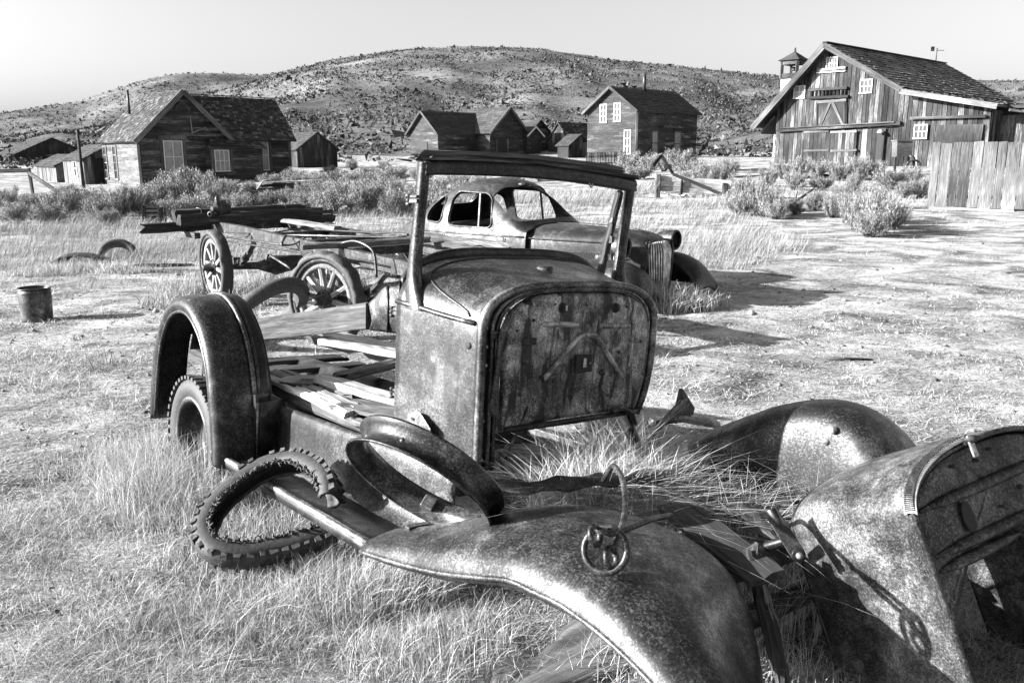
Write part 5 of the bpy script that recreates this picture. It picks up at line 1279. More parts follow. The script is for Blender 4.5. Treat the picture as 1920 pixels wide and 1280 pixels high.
def two_storey():
    S = Site(1192, 72, 'two_storey_house', 'tall two-storey clapboard house with stove pipe and white sash windows', 'house', 1.6)
    zb = 1.3; wl = -S.along(1101, 'a'); lb = S.along(1304, 'b'); ze = S.hit(1192, 203, 0, 0)[2]; zr = S.hit(1144, 164, 1, 0)[2]
    wall(S, (0, 0), (-wl, 0), zb, ze, zr, M_HOUSE2, 'clap', gable=True, out=(0, -1), step=.2); wall(S, (0, 0), (0, lb), zb, ze, 0, M_HOUSE, 'clap', out=(1, 0), step=.2)
    wall(S, (-wl, 0), (-wl, lb), zb, ze, 0, M_HOUSE2, 'clap', out=(-1, 0), step=.5); wall(S, (0, lb), (-wl, lb), zb, ze, zr, M_HOUSE2, 'clap', gable=True, out=(0, 1), step=.4)
    s = (zr-ze)/(wl/2)*.35
    for a0 in (.35, -wl-.35):
        roof(S, (a0, -.4, ze-s), (a0, lb+.3, ze-s), (-wl/2, -.4, zr+.05), (-wl/2, lb+.3, zr+.05), M_SHINGLE2, .1, (.5, .26), .02); trim(S, [(a0, -.42, ze-s-.04), (-wl/2, -.42, zr+.0)], .06, .22, M_TRIM, 'barge_board')
    trim(S, [(.02, -.02, zb), (.02, -.02, ze)], .16, .16, M_TRIM, 'corner_board')
    for px, y0, y1, w in ((1132, 197, 229, 14), (1158, 194, 227, 14), (1177, 245, 288, 14)):
        q0, q1 = S.hit(px-w/2, y1, 1, 0), S.hit(px+w/2, y0, 1, 0); window(S, 1, 0, (q0[0]+q1[0])/2, (q0[2]+q1[2])/2, abs(q1[0]-q0[0])*.8, q1[2]-q0[2], 2, 3, -1, M_GLASS, M_WHITE, .05)
    for px, y0, y1, w in ((1227, 247, 290, 14), (1269, 249, 290, 14)):
        q0, q1 = S.hit(px-w/2, y1, 0, 0), S.hit(px+w/2, y0, 0, 0); wn = window(S, 0, 0, (q0[1]+q1[1])/2, (q0[2]+q1[2])/2, (q1[1]-q0[1])*.8, q1[2]-q0[2], 1, 2, 1, M_CURTAIN, M_TRIM, .06)
    t0 = S.hit(1203, 165, 0, -wl/2); build('stove_pipe', MB().tube([S.W(-wl/2+.3, t0[1], zr-.2), S.W(-wl/2+.3, t0[1], zr+1.35)], .16, 10), M_IRON, S.th)
    # bank of rubble and a low picket fence before it
    F = PG(1105, 316); 
    th = thing('picket_fence', 'low broken picket fence before the two-storey house', 'fence', A3(*D(1130, 308, 58)[:2], gz1(*D(1130, 308, 58)[:2])))
    for i in range(26):
        px = 1100 + i*2.9; p = D(px, 308, 58); z = gz1(p[0], p[1]); build('picket', MB().box(A3(p[0], p[1], z+.45), (.07, .03, .95+.1*rng.random()), None, .01), M_TIMBER, th)
    for zz in (.25, .7): a, b = D(1098, 308, 58), D(1175, 308, 58); build('rail', MB().beam(A3(a[0], a[1]+.04, gz1(a[0], a[1])+zz), A3(b[0], b[1]+.04, gz1(b[0], b[1])+zz), .04, .08), M_TIMBER, th)
two_storey()

def barn():
    S = Site(1452, 45, 'barn', 'large weathered board barn with hay loft doors and side lean-to', 'barn', 1.3)
    zb = 1.0; wm = S.along(1688, 'a'); wl = S.along(1852, 'a'); L = 13.0
    q = S.hit(1558, 88, 1, 0); ap, zr = q[0], q[2]; zl = S.hit(1452, 190, 1, 0)[2]; zright = S.hit(1684, 168, 1, 0)[2]; zlean = S.hit(1852, 192, 1, 0)[2]
    zsplit = S.hit(1560, 241, 1, 0)[2]
    # main front: upper and lower tier, every board its own piece
    def front(a0, a1, lo, hi, d, tone, step=.2):
        t = a0; host = slab(S, 'front_wall', 1, .0, a0, a1, zb, min(hi(a0), hi(a1)) - .05, M_BARN, .04, -1, None, -.06)
        while t < a1-.03:
            bw = min(step*rng.uniform(.75, 1.3), a1-t); x0, x1 = t+.012, t+bw-.012; lo_ = lo + rng.uniform(-.03, .05); dd = d + rng.uniform(0, .025)
            pl = [(x0, lo_), (x1, lo_), (x1, hi(x1)-.02)] + ([(ap, zr-.04)] if x0 < ap < x1 else []) + [(x0, hi(x0)-.02)]; off = rng.uniform(0, 60, 3)
            g = [(z+off[0], x-t+off[1], off[2]) for x, z in pl]; g = g + [(a, b, c+.03) for a, b, c in g]
            build('board', MB().prism([S.W(x, 0, z) - GB*(dd-.03) for x, z in pl], -GB*.03, g), tone, host); t += bw
    hi = lambda a: zr + (zl-zr)*(ap-a)/ap if a < ap else zr + (zright-zr)*(a-ap)/(wm-ap)
    host = build('gable_wall', MB().prism([S.W(0, 0, zsplit), S.W(wm, 0, zsplit), S.W(wm, 0, zright), S.W(ap, 0, zr-.05), S.W(0, 0, zl)], GB*.06), M_BARN, S.th)
    front(0, wm, zsplit, hi, .06, M_BARN); front(0, wm, zb, lambda a: zsplit-.04, .03, M_BARN, .22)
    hl = lambda a: zright-.25 + (zlean-zright+.1)*(a-wm)/(wl-wm)
    front(wm, wl, zb, hl, .03, M_BARN, .22)
    for ax, a0, top in ((1, wl, zlean-.3),): wall(S, (wl, 0), (wl, 9), zb, top, 0, M_BARN, 'board', out=(1, 0), step=.25)
    wall(S, (0, .1), (0, L), zb, zl-.3, 0, M_BARN, 'board', out=(-1, 0), step=.3); wall(S, (0, L), (wm, L), zb, min(zl, zright), zr, M_BARN, 'board', gable=True, apex=ap/wm, out=(0, 1), step=.4)
    # roof
    el = S.hit(1413, 237, 1, -.5); zel = el[2]; ael = el[0]
    roof(S, (ael, -.6, zel), (ael, L+.3, zel), (ap, -.6, zr+.12), (ap, L+.3, zr+.12), M_SHINGLE2, .12, (.5, .3), .03)
    roof(S, (wm+.1, -.6, zright+.02), (wm+.1, L+.3, zright+.02), (ap, -.6, zr+.12), (ap, L+.3, zr+.12), M_SHINGLE3, .12, (.4, .3), .05)
    roof(S, (wl+.4, -.6, zlean-.12), (wl+.4, 9.3, zlean-.12), (wm, -.6, zright-.02), (wm, 9.3, zright-.02), M_SHINGLE3, .10, (.5, .3), .03)
    trim(S, [(ael, -.64, zel-.10), (ap, -.64, zr+.02)], .07, .28, M_TRIM, 'barge_board'); trim(S, [(ap, -.64, zr+.02), (wm+.1, -.64, zright-.08)], .07, .24, M_TRIM, 'barge_board')
    trim(S, [(wm, -.64, zright-.12), (wl+.4, -.64, zlean-.22)], .07, .22, M_FENCE, 'barge_board'); trim(S, [(ap, -.6, zr+.16), (ap, L+.3, zr+.16)], .25, .06, M_TIMBER, 'ridge_board')
    # log wing on the left
    wall(S, (ael+.3, 1.2), (0, 1.2), zb, zel+.3, zl, M_TRIM, 'clap', out=(0, -1), step=.2); wall(S, (ael+.3, 1.2), (ael+.3, 8), zb, zel, 0, M_TRIM, 'clap', out=(-1, 0), step=.3)
    roof(S, (-.75, -.3, zel-.35), (-.75, 1.2, zel-.35), (.0, -.3, zel+.5), (.0, 1.2, zel+.5), M_SHINGLE2, .06)
    window(S, 1, 1.15, -.55, 2.4, .3, 1.3, 1, 3, -1)
    # windows
    def wn(px, py, w, h, nx, ny, glass=M_GLASS):
        q0, q1 = S.hit(px-w/2, py+h/2, 1, -.07), S.hit(px+w/2, py-h/2, 1, -.07); return window(S, 1, -.07, (q0[0]+q1[0])/2, (q0[2]+q1[2])/2, q1[0]-q0[0], q1[2]-q0[2], nx, ny, -1, glass, M_WHITE, .03)
    wn(1561, 119, 20, 22, 4, 2); wn(1500, 173, 20, 22, 2, 2, M_CURTAIN); wn(1625, 162, 22, 24, 3, 2); wn(1727, 247, 24, 24, 3, 2)
    h = lambda px, py: S.hit(px, py, 1, -.1)
    def bar(p, q, w=.14, d=.06, mat=M_TRIM, name='batten', par=None): a, b = h(*p), h(*q); build(name, MB().beam(S.W(a[0], -.12-d/2, a[2]), S.W(b[0], -.12-d/2, b[2]), d, w), mat, par or S.th)
    bar((1534, 132), (1587, 127), .12, .08); bar((1532, 137), (1586, 133), .05, .05, M_WHITE)
    # hay loft door with braces, hoist rail above
    d0, d1 = h(1532, 240), h(1588, 190); ld = slab(S, 'loft_door', 1, -.08, d0[0], d1[0], d0[2], d1[2], M_TIMBER, .04, -1)
    for a, b in (((1532, 192), (1588, 188)), ((1538, 238), (1558, 192)), ((1562, 192), (1582, 236)), ((1534, 238), (1534, 192)), ((1586, 237), (1586, 190))): bar(a, b, .13, .07, M_TRIM, 'brace', ld)
    for a, b in (((1518, 169), (1590, 165)), ((1518, 184), (1592, 181))): bar(a, b, .12, .12, M_TIMBER, 'hoist_rail')
    for px in range(1522, 1590, 7): bar((px, 183), (px+1, 168), .06, .08, M_BARN, 'rail_slat')
    # ledge, hanging rail, big doors
    bar((1460, 245), (1690, 231), .16, .12, M_TIMBER, 'ledge'); bar((1462, 241), (1680, 229), .05, .2, M_PLANKD, 'ledge_cap')
    bd0, bd1 = h(1509, 303), h(1608, 246); bd = slab(S, 'double_door', 1, -.07, bd0[0], bd1[0], zb, bd1[2], M_BARN, .05, -1)
    t = bd0[0]
    while t < bd1[0]-.1:
        w_ = rng.uniform(.16, .24); off = rng.uniform(0, 50); P = [(t+.008, zb), (t+w_-.008, zb), (t+w_-.008, bd1[2]-.03), (t+.008, bd1[2]-.03)]
        build('board', MB().prism([S.W(x, -.16, z) for x, z in P], -GB*.02, [(z+off, x, off) for x, z in P]*2), M_BARN, bd); t += w_
    for y in (248, 283):
        for x0, x1 in ((1509, 1556), (1559, 1608)): bar((x0, y), (x1, y-1.5), .10, .1, M_TRIM, 'door_rail', bd)
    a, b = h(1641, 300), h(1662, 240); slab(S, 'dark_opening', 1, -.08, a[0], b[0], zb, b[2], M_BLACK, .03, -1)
    a, b = h(1652, 305), h(1660, 250); slab(S, 'open_door', 1, -.10, a[0], b[0], zb, b[2]-.1, M_TIMBER, .05, -1)
    lp = h(1655, 247); build('lamp', MB().lathe([(0, .1), (.05, .09), (.12, .0), (.14, -.06), (.12, -.06)], S.W(lp[0], -.35, lp[2]), (0, 0, 1), 14), M_WHITE, S.th)
    a, b = h(1752, 300), h(1845, 228); dd = slab(S, 'lean_to_door', 1, -.06, a[0], b[0], zb, b[2]-.1, M_BARN, .05, -1); bar((1708, 222), (1850, 218), .12, .12, M_TIMBER, 'ledge')
    # weather vane
    p = S.hit(1748, 130, 0, ap); c = S.W(ap, 12.0, zr+.15); wv = build('weather_vane', MB().tube([c, c + A3(0, 0, .75)], .03, 6), M_IRON, S.th)
    build('vane_blade', MB().box(c + A3(-.25, 0, .7), (.2, .03, .25)).box(c + A3(.2, 0, .62), (.4, .03, .03)), M_IRON, wv)
    # lower shed at the far right end
    wall(S, (wl+.05, 1.0), (wl+6, 1.0), zb, zlean-.5, 0, M_HOUSE, 'board', out=(0, -1), step=.3); roof(S, (wl+6, .5, zlean-.5), (wl+6, 8, zlean-.5), (wl+.1, .5, zlean-.1), (wl+.1, 8, zlean-.1), M_SHINGLE2, .1, (.6, .3))
barn()

def church():
    S = Site(1483, 110, 'church_tower', 'small square bell tower with pyramid roof rising behind the barn roof', 'tower', 4.0)
    zt = S.hit(1483, 113, 1, 0)[2]; zm = S.hit(1483, 146, 1, 0)[2]; za = S.hit(1485, 90, 1, 0)[2]; w = 2.1; W = S.W
    build('shaft', MB().prism([W(0.1, 0.1, 3), W(-w-.1, 0.1, 3), W(-w-.1, w+.1, 3), W(.1, w+.1, 3)], A3(0, 0, zm-3)), M_CHAR, S.th)
    for a in (0, -w):
        for b in (0, w): build('belfry_post', MB().beam(W(a, b, zm), W(a, b, zt), .35, .35, (1, 0, 0)), M_PLANKD, S.th)
    for p, q in (((0, 0), (-w, 0)), ((0, 0), (0, w)), ((-w, 0), (-w, w)), ((0, w), (-w, w))):
        build('sill', MB().beam(W(*p, zm+.25), W(*q, zm+.25), .2, .6), M_PLANKD, S.th); build('lintel', MB().beam(W(*p, zt-.2), W(*q, zt-.2), .25, .6), M_PLANKD, S.th)
    e = .45; c = W(-w/2, w/2, 0)
    P = []
    for f, z in ((1.0, zt), (.62, zt+.35*(za-zt)*.75), (.35, zt+.62*(za-zt)*.8), (.08, za-.4), (.05, za)):
        r = (w/2+e)*f; P.append([c + GA*r*x + GB*r*y + A3(0, 0, z) for x, y in ((-1, -1), (1, -1), (1, 1), (-1, 1))])
    m = MB().grid(P, closev=True, smooth=False); m.f.append((0, 1, 2, 3)); m.sm.append(False); build('spire', m, M_SHINGLE2, S.th)
    build('bell', MB().lathe([(0, .5), (.12, .48), (.25, .2), (.38, .0), (.34, 0)], c + A3(0, 0, zm+.9), (0, 0, 1), 14), M_IRON, S.th); build('finial', MB().ball(c + A3(0, 0, za), .14), M_PLANKD, S.th)
church()

def right_fence():
    p = D(1738, 385, 24.5); z = gz1(p[0], p[1]); d = unit(A3(.75, -.66, 0)); nrm = unit(A3(-.66, -.75, 0)); S0 = A3(p[0], p[1], z)
    th = thing('board_fence', 'tall fence of broad upright weathered boards with knots', 'fence', S0); t = 0; top = D(1738, 268, 24.5)[2]; i = 0
    while t < 5.6:
        w = rng.uniform(.22, .34); q = S0 + d*t; q2 = S0 + d*(t+w-.022); zt = top + rng.normal(0, .015) + .0*t; zb = gz1(q[0], q[1]) + .03 + rng.uniform(-.02, .05); dd = nrm*rng.uniform(0, .035); off = rng.uniform(0, 60, 3)
        P = [A3(q[0], q[1], zb), A3(q2[0], q2[1], zb), A3(q2[0], q2[1], zt + rng.normal(0, .012)), A3(q[0], q[1], zt)]
        g = [(zb+off[0], off[1], off[2]), (zb+off[0], off[1]+w, off[2]), (zt+off[0], off[1]+w, off[2]), (zt+off[0], off[1], off[2])]
        build('board', MB().prism([v + dd for v in P], -nrm*.028, g*2), M_FENCE, th); t += w
    for zz in (.35, 1.5): build('rail', MB().beam(S0 - nrm*.07 + A3(0, 0, zz), S0 - nrm*.07 + d*5.6 + A3(0, 0, zz), .05, .1), M_PLANKD, th)
    for t in (.1, 2.6, 5.2): build('post', MB().beam(S0 - nrm*.15 + d*t + A3(0, 0, -.2), S0 - nrm*.15 + d*t + A3(0, 0, 1.8), .1, .1, (1, 0, 0)), M_PLANKD, th)
    build('base_board', MB().beam(S0 + nrm*.03 + d*.0 + A3(0, 0, .02), S0 + nrm*.03 + d*2.2 + A3(0, 0, .0), .03, .09), M_PLANK, th)
right_fence()

# ------------------------------------------------------------------ odd timbers and scrap in the meadow
def scrap():
    def G3(px, py): return PG(px, py)
    # low timber crib before the clapboard house
    a, b = G3(478, 372), G3(600, 368); b[1] = a[1]+.5
    th = thing('timber_crib', 'low crib of dark squared timbers with pale tops in the sagebrush', 'timber', a)
    for k in range(3): build('timber', MB().plank(a + A3(-.1+.1*k, .25*k, .16+.10*k), b + A3(-.1*k, .25*k, .18+.12*k), .24, .2, (0, 0, 1), 8, .015, .05), M_TIMBER, th)
    build('top_board', MB().plank(a + A3(.2, .3, .52), b + A3(0, .3, .56), .3, .04, (0, 0, 1), 8, .01, .05), M_PLANK, th); build('bent_bar', MB().tube([a + A3(.1, 0, .3), a + A3(.35, 0, .62), a + A3(.6, 0, .6)], .03, 6), M_PLANK, th)
    # slatted crate
    p = G3(291, 424); th = thing('slatted_crate', 'small dark slatted crate half hidden by sagebrush', 'crate', p); w = .38; h = .5
    for k in range(5): build('slat', MB().beam(p + A3(-w/2, -w/2, .06+k*.1), p + A3(w/2, -w/2, .06+k*.1), .02, .06), M_TIMBER, th); build('slat', MB().beam(p + A3(-w/2, -w/2, .06+k*.1), p + A3(-w/2, w/2, .06+k*.1), .02, .06), M_TIMBER, th)
    for x, y in ((-1, -1), (1, -1), (1, 1), (-1, 1)): build('post', MB().beam(p + A3(x*w/2, y*w/2, 0), p + A3(x*w/2, y*w/2, h), .04, .04, (1, 0, 0)), M_TIMBER, th)
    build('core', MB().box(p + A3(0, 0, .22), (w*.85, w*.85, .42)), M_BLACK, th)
    # flanged pipe ends
    p = G3(475, 392); th = thing('pipe_flange', 'short cast pipe with a flange standing in the sagebrush behind the beams', 'pipe', p)
    build('pipe', MB().lathe([(.09, 0), (.13, .02), (.16, .12), (.13, .2), (.10, .22), (.07, .2)], p + A3(0, 0, .12), unit(A3(-.5, -.8, .1)), 16), M_RUST, th); build('flange', MB().lathe([(.07, .2), (.15, .2), (.15, .24), (.07, .24)], p + A3(0, 0, .12), unit(A3(-.5, -.8, .1)), 16), M_RUSTL, th); build('base', MB().box(p + A3(.02, .05, .03), (.3, .25, .14)), M_TIMBER, th)
    # ruined plank fence
    a, b = G3(1232, 371), G3(1358, 371); th = thing('ruined_fence', 'collapsed plank fence with two short posts and a fallen diagonal rail', 'fence', a); d = b-a; L = np.linalg.norm(d)
    build('post', MB().plank(a, a + A3(0, 0, .75), .18, .16, (1, 0, 0), 5, .01, .03), M_TIMBER, th); build('post', MB().plank(b, b + A3(0, 0, .42), .16, .16, (1, 0, 0), 5, .01, .03), M_TIMBER, th); c = a + d*.36; build('post', MB().plank(c, c + A3(0, 0, .55), .06, .06, (1, 0, 0), 5, .01, .03), M_TIMBER, th)
    for z0, z1, w in ((.62, .42, .16), (.46, .30, .14), (.30, .12, .14)): build('plank', MB().plank(a + A3(0, .05, z0), b + A3(.35, .05, z1), .04, w, (0, 0, 1), 10, .012, .08), M_PLANK, th)
    build('diagonal_rail', MB().plank(a + d*.22 + A3(0, -.1, .75), a + d*.9 + A3(0, -.1, .12), .06, .08, (0, 0, 1), 8, .008, .03), M_TIMBER, th)
    for k in range(6): q = a + d*rng.uniform(.1, 1.2) + A3(0, rng.uniform(-.3, .6), .06); v = A3(rng.uniform(-1, 1), rng.uniform(-.4, .4), .05)*.5; build('loose_board', MB().plank(q-v, q+v, .1, .03, (0, 0, 1), 5), M_PLANK if k % 2 else M_TIMBER, th)
    # leaning A of timbers
    p = G3(1208, 334); th = thing('leaning_timbers', 'two dark timbers propped together like a tent before the two-storey house', 'timber', p); q = p + A3(.75, .1, 1.0)
    build('timber', MB().plank(p + A3(-.1, -.1, 0), q, .1, .14, (0, 0, 1), 8), M_TIMBER, th); r = G3(1262, 326); build('timber', MB().plank(r, q + A3(.02, .12, .02), .1, .14, (0, 0, 1), 8), M_TIMBER, th); build('board', MB().plank(q + A3(-.6, .1, -.12), q + A3(.0, .06, .06), .2, .03, (0, 0, 1), 6), M_PLANK, th)
    # stump and dead branch
    p = G3(1428, 372); lone('tree_stump', MB().lathe([(0, .42), (.2, .42), (.23, .38), (.22, .2), (.26, .0), (.3, -.05)], p, (0, 0, 1), 14, smooth=False), M_TIMBER, 'dark sawn stump beside pale sagebrush', 'stump')
    p = G3(1490, 384); lone('dead_branch', MB().tube([p + A3(-.4, 0, .05), p + A3(.1, 0, .14), p + A3(.55, .05, .45)], [.05, .045, .02], 6).tube([p + A3(.0, 0, .1), p + A3(.1, .1, .4)], [.03, .01], 5), M_TIMBER, 'dead forked branch lying by the stump and sagebrush', 'branch')
    # boards under the barn bushes
    a = G3(1515, 338); th = thing('board_pile', 'loose pile of pale and dark boards under the bushes before the barn', 'boards', a)
    for k in range(9): q = a + A3(rng.uniform(0, 3.2), rng.uniform(-.4, .6), .08+.05*(k % 3)); v = A3(1, rng.uniform(-.3, .3), rng.uniform(-.08, .08))*rng.uniform(.4, .9); build('board', MB().plank(q-v, q+v, .14, .05, (0, 0, 1), 5), M_PLANK if k % 3 == 0 else M_TIMBER, th)
    # feeder box on a wheeled stand by the barn door
    p = G3(1688, 332); S = A3(*p); th = thing('hopper_machine', 'old boxy hopper machine with one iron wheel beside the barn door', 'machine', p)
    build('hopper', MB().prism([S + A3(*q) for q in ((-.30, -.2, .75), (.30, -.2, .75), (.26, -.2, 1.35), (-.34, -.2, 1.35))], A3(0, .5, 0)), M_PLANKD, th); build('lid', MB().box(S + A3(-.04, .05, 1.38), (.66, .56, .05)), M_TRIM, th)
    for x in (-.26, .26): build('leg', MB().beam(S + A3(x, 0, 0), S + A3(x, 0, .78), .08, .08, (1, 0, 0)), M_TIMBER, th)
    build('wheel', MB().tube([S + A3(.35 + .3*math.cos(a), -.3, .32 + .3*math.sin(a)) for a in np.linspace(0, 2*math.pi, 20, endpoint=False)], .04, 6, closed=True).beam(S + A3(.05, -.3, .32), S + A3(.65, -.3, .32), .03, .03).beam(S + A3(.35, -.3, .02), S + A3(.35, -.3, .62), .03, .03, (1, 0, 0)), M_IRON, th)
    build('spout', MB().tube([S + A3(.2, -.2, .8), S + A3(.36, -.25, .7), S + A3(.4, -.25, .3)], .06, 8), M_IRON, th)
    # low plank edge of a path beside the barn
    a, b = G3(1345, 323), G3(1440, 321); lone('fallen_plank', MB().plank(a + A3(0, 0, .05), b + A3(0, 0, .05), .1, .12, (0, 0, 1), 8, .01, .04), M_TIMBER, 'long dark plank lying on the bare slope beside the log wing of the barn', 'plank')
    p = G3(1608, 335)
    # small keg
    p = G3(208 + 640, 312); p = D(709, 322, 40); z = gz1(p[0], p[1]); lone('keg', MB().lathe([(0, .5), (.17, .5), (.21, .25), (.17, 0), (0, 0)], A3(p[0], p[1], z), (0, 0, 1), 14), M_TIMBER, 'small dark keg on the pale slope below the gabled shed', 'keg')
    # brush and scrap at the sagebrush edge
    p = G3(340, 396); th = thing('scrap_heap', 'small heap of dark scrap slats under the big sagebrush', 'scrap', p)
    for k in range(5): q = p + A3(rng.uniform(-.25, .3), rng.uniform(-.2, .2), .1+.06*k); v = A3(1, .1, rng.uniform(-.3, .5))*.22; build('slat', MB().plank(q-v, q+v, .08, .03, (0, 0, 1), 4), M_TIMBER, th)
scrap()

# ------------------------------------------------------------------ grass and sagebrush
M_STRAW = mat_shade('dry_straw', .03, .55, .9, .25)
M_STRAWD = mat_shade('meadow_straw', .05, .38, .9, .2)
M_SAGE = mat_shade('sage_leaf', .02, .44, .9, .1)
M_SAGEHILL = mat_shade('hill_sage_leaf', .015, .13, .95, 0)
M_TWIG = mat_plain('sage_twig', .03, .09)
def raw_mesh(name, V, F, shade, mat, nper):
    """V: (n,3); F: (m,nper) index array"""
    me = bpy.data.meshes.new(name); me.vertices.add(len(V)); me.vertices.foreach_set('co', V.astype(np.float32).ravel())
    me.loops.add(F.size); me.loops.foreach_set('vertex_index', F.astype(np.int32).ravel()); me.polygons.add(len(F))
    me.polygons.foreach_set('loop_start', (np.arange(len(F))*nper).astype(np.int32)); me.polygons.foreach_set('loop_total', np.full(len(F), nper, np.int32))
    at = me.attributes.new('shade', 'FLOAT', 'POINT'); at.data.foreach_set('value', shade.astype(np.float32))
    me.materials.append(mat); me.update(calc_edges=True); me.validate(); return me
def blades(base, h, lean, w, shade, seg=2, droop=1.6):
    """tapered grass blades as triangles. base (n,3), h (n), lean (n,2) sideways reach of the tip, w (n)"""
    n = len(base); az = rng.uniform(0, math.pi, n); wx, wy = np.cos(az), np.sin(az); rows = []
    for k in range(seg+1):
        t = k/seg; c = base.copy(); c[:, 0] += lean[:, 0]*t**droop; c[:, 1] += lean[:, 1]*t**droop; c[:, 2] += h*t*(1-.25*t*np.minimum(1, np.hypot(lean[:, 0], lean[:, 1])/np.maximum(h, .01)))
        ww = w*(1-t)**.7/2
        if k < seg:
            a = c.copy(); a[:, 0] -= wx*ww; a[:, 1] -= wy*ww; b = c.copy(); b[:, 0] += wx*ww; b[:, 1] += wy*ww; rows += [a, b]
        else: rows.append(c)
    V = np.stack(rows, 1); k = V.shape[1]; idx = np.arange(n)[:, None]*k; F = []
    for s in range(seg-1): F += [idx + np.array([2*s, 2*s+1, 2*s+3]), idx + np.array([2*s, 2*s+3, 2*s+2])]
    F.append(idx + np.array([2*seg-2, 2*seg-1, 2*seg]))
    return V.reshape(-1, 3), np.concatenate(F), np.repeat(shade, k)
def stuff(name, parts, mat, label, cat='grass'):
    V, F, S = [], [], []; b = 0
    for v, f, s in parts: V.append(v); F.append(f + b); S.append(s); b += len(v)
    o = bpy.data.objects.new(name, raw_mesh(name, np.concatenate(V), np.concatenate(F), np.concatenate(S), mat, 3)); col.objects.link(o)
    return kind_of(o, label, cat, None, 'stuff')
def patch(x, y, f=1.0, s=0.0):
    return (np.sin(x*1.7*f+s+1.1*np.sin(y*1.3*f+s)) * np.sin(y*2.3*f-s+.9*np.sin(x*1.9*f)) + .6*np.sin(x*4.1*f+y*2.2*f+s)*np.sin(y*4.9*f-x*1.1*f))/1.6
def in_truck(x, y):
    l = (np.stack([x, y, np.full_like(x, .3)], 1) - TO) @ TR
    return (l[:, 0] > -2.9) & (l[:, 0] < 1.25) & (np.abs(l[:, 1]) < .58)

def short_grass():
    """tussocks of a dozen blades, and flat broken straw between them"""
    P = []
    nt = 40000; Y = 1.9*(15/1.9)**rng.random(nt); X = rng.uniform(-1, 1, nt)*(.66*Y+.35); p = patch(X, Y, .9) + .35*patch(X, Y, .31, 5.); q = patch(X, Y, 2.6, 2.0)
    bare = np.clip((X-.22*Y+.3)/1.0, 0, 1)*np.clip((Y-3.2)/1.5, 0, 1); left = np.clip((-X-.25*Y)/1.0, 0, 1)*np.clip((Y-4.0)/1.5, 0, 1)
    keep = rng.random(nt) < np.clip(.50 + .6*p + .3*q - .28*bare - .15*left, .10, 1); X, Y, p, q, bare = [a[keep] for a in (X, Y, p, q, bare)]; nt = len(X)
    th = rng.gamma(3.0, .0095, nt)*(1+.6*p)*(1-.45*bare)*np.clip(1.3-.05*Y, .75, 1.3); k = 11; tone = np.clip(rng.normal(.55, .22, nt) + .12*q, 0, 1)
    n = nt*k; rr = np.abs(rng.normal(0, .026, n))*np.repeat(np.clip(.8+th*14, .8, 2), k); a = rng.uniform(0, 2*math.pi, n); x = np.repeat(X, k) + rr*np.cos(a); y = np.repeat(Y, k) + rr*np.sin(a)
    h = np.repeat(th, k)*rng.uniform(.35, 1.25, n)*1.25; L = h*rng.uniform(.3, 2.2, n); la = a + rng.normal(0, .9, n); w = (.0020+.0012*rng.random(n))*np.clip(y/3.0, .8, 3.0)
    sh = np.clip(np.repeat(tone, k) + rng.normal(0, .18, n), 0, 1)
    P.append(blades(np.stack([x, y, gz(x, y)-.004], 1), h, np.stack([np.cos(la)*L, np.sin(la)*L], 1), w, sh, 2, 1.3))
    n = 110000; y = 1.9*(16/1.9)**rng.random(n); x = rng.uniform(-1, 1, n)*(.66*y+.35); h = rng.uniform(.002, .012, n); L = rng.uniform(.02, .075, n)*np.clip(y/4, .9, 1.8); la = rng.uniform(0, 2*math.pi, n)
    P.append(blades(np.stack([x, y, gz(x, y)+.003], 1), h, np.stack([np.cos(la)*L, np.sin(la)*L], 1), (.003+.002*rng.random(n))*np.clip(y/3.0, .8, 3.2), np.clip(rng.beta(1.3, 1.0, n), 0, 1), 2, 1.0))
    stuff('short_grass', P, M_STRAW, 'short matted dry grass and broken straw covering the yard')
short_grass()
def pebbles():
    n = 3600; Y = 2.2*(16/2.2)**rng.random(n); X = rng.uniform(-1, 1, n)*(.66*Y+.3); s = rng.gamma(1.6, .0042, n)*np.clip(Y/5, .7, 1.8); oc = np.array([(1, 0, 0), (-1, 0, 0), (0, 1, 0), (0, -1, 0), (0, 0, .7), (0, 0, -.6)]); fo = np.array([(0, 2, 4), (2, 1, 4), (1, 3, 4), (3, 0, 4), (2, 0, 5), (1, 2, 5), (3, 1, 5), (0, 3, 5)])
    V = oc[None]*s[:, None, None]*rng.uniform(.6, 1.4, (n, 6, 1)) + np.stack([X, Y, gz(X, Y)+s*.2], 1)[:, None, :]; F = (np.arange(n)[:, None, None]*6 + fo[None]).reshape(-1, 3)
    stuff('pebbles', [(V.reshape(-1, 3), F, np.repeat(rng.random(n), 6))], mat_shade('pebble_stone', .03, .26), 'small stones and clods scattered over the yard', 'stones')
pebbles()

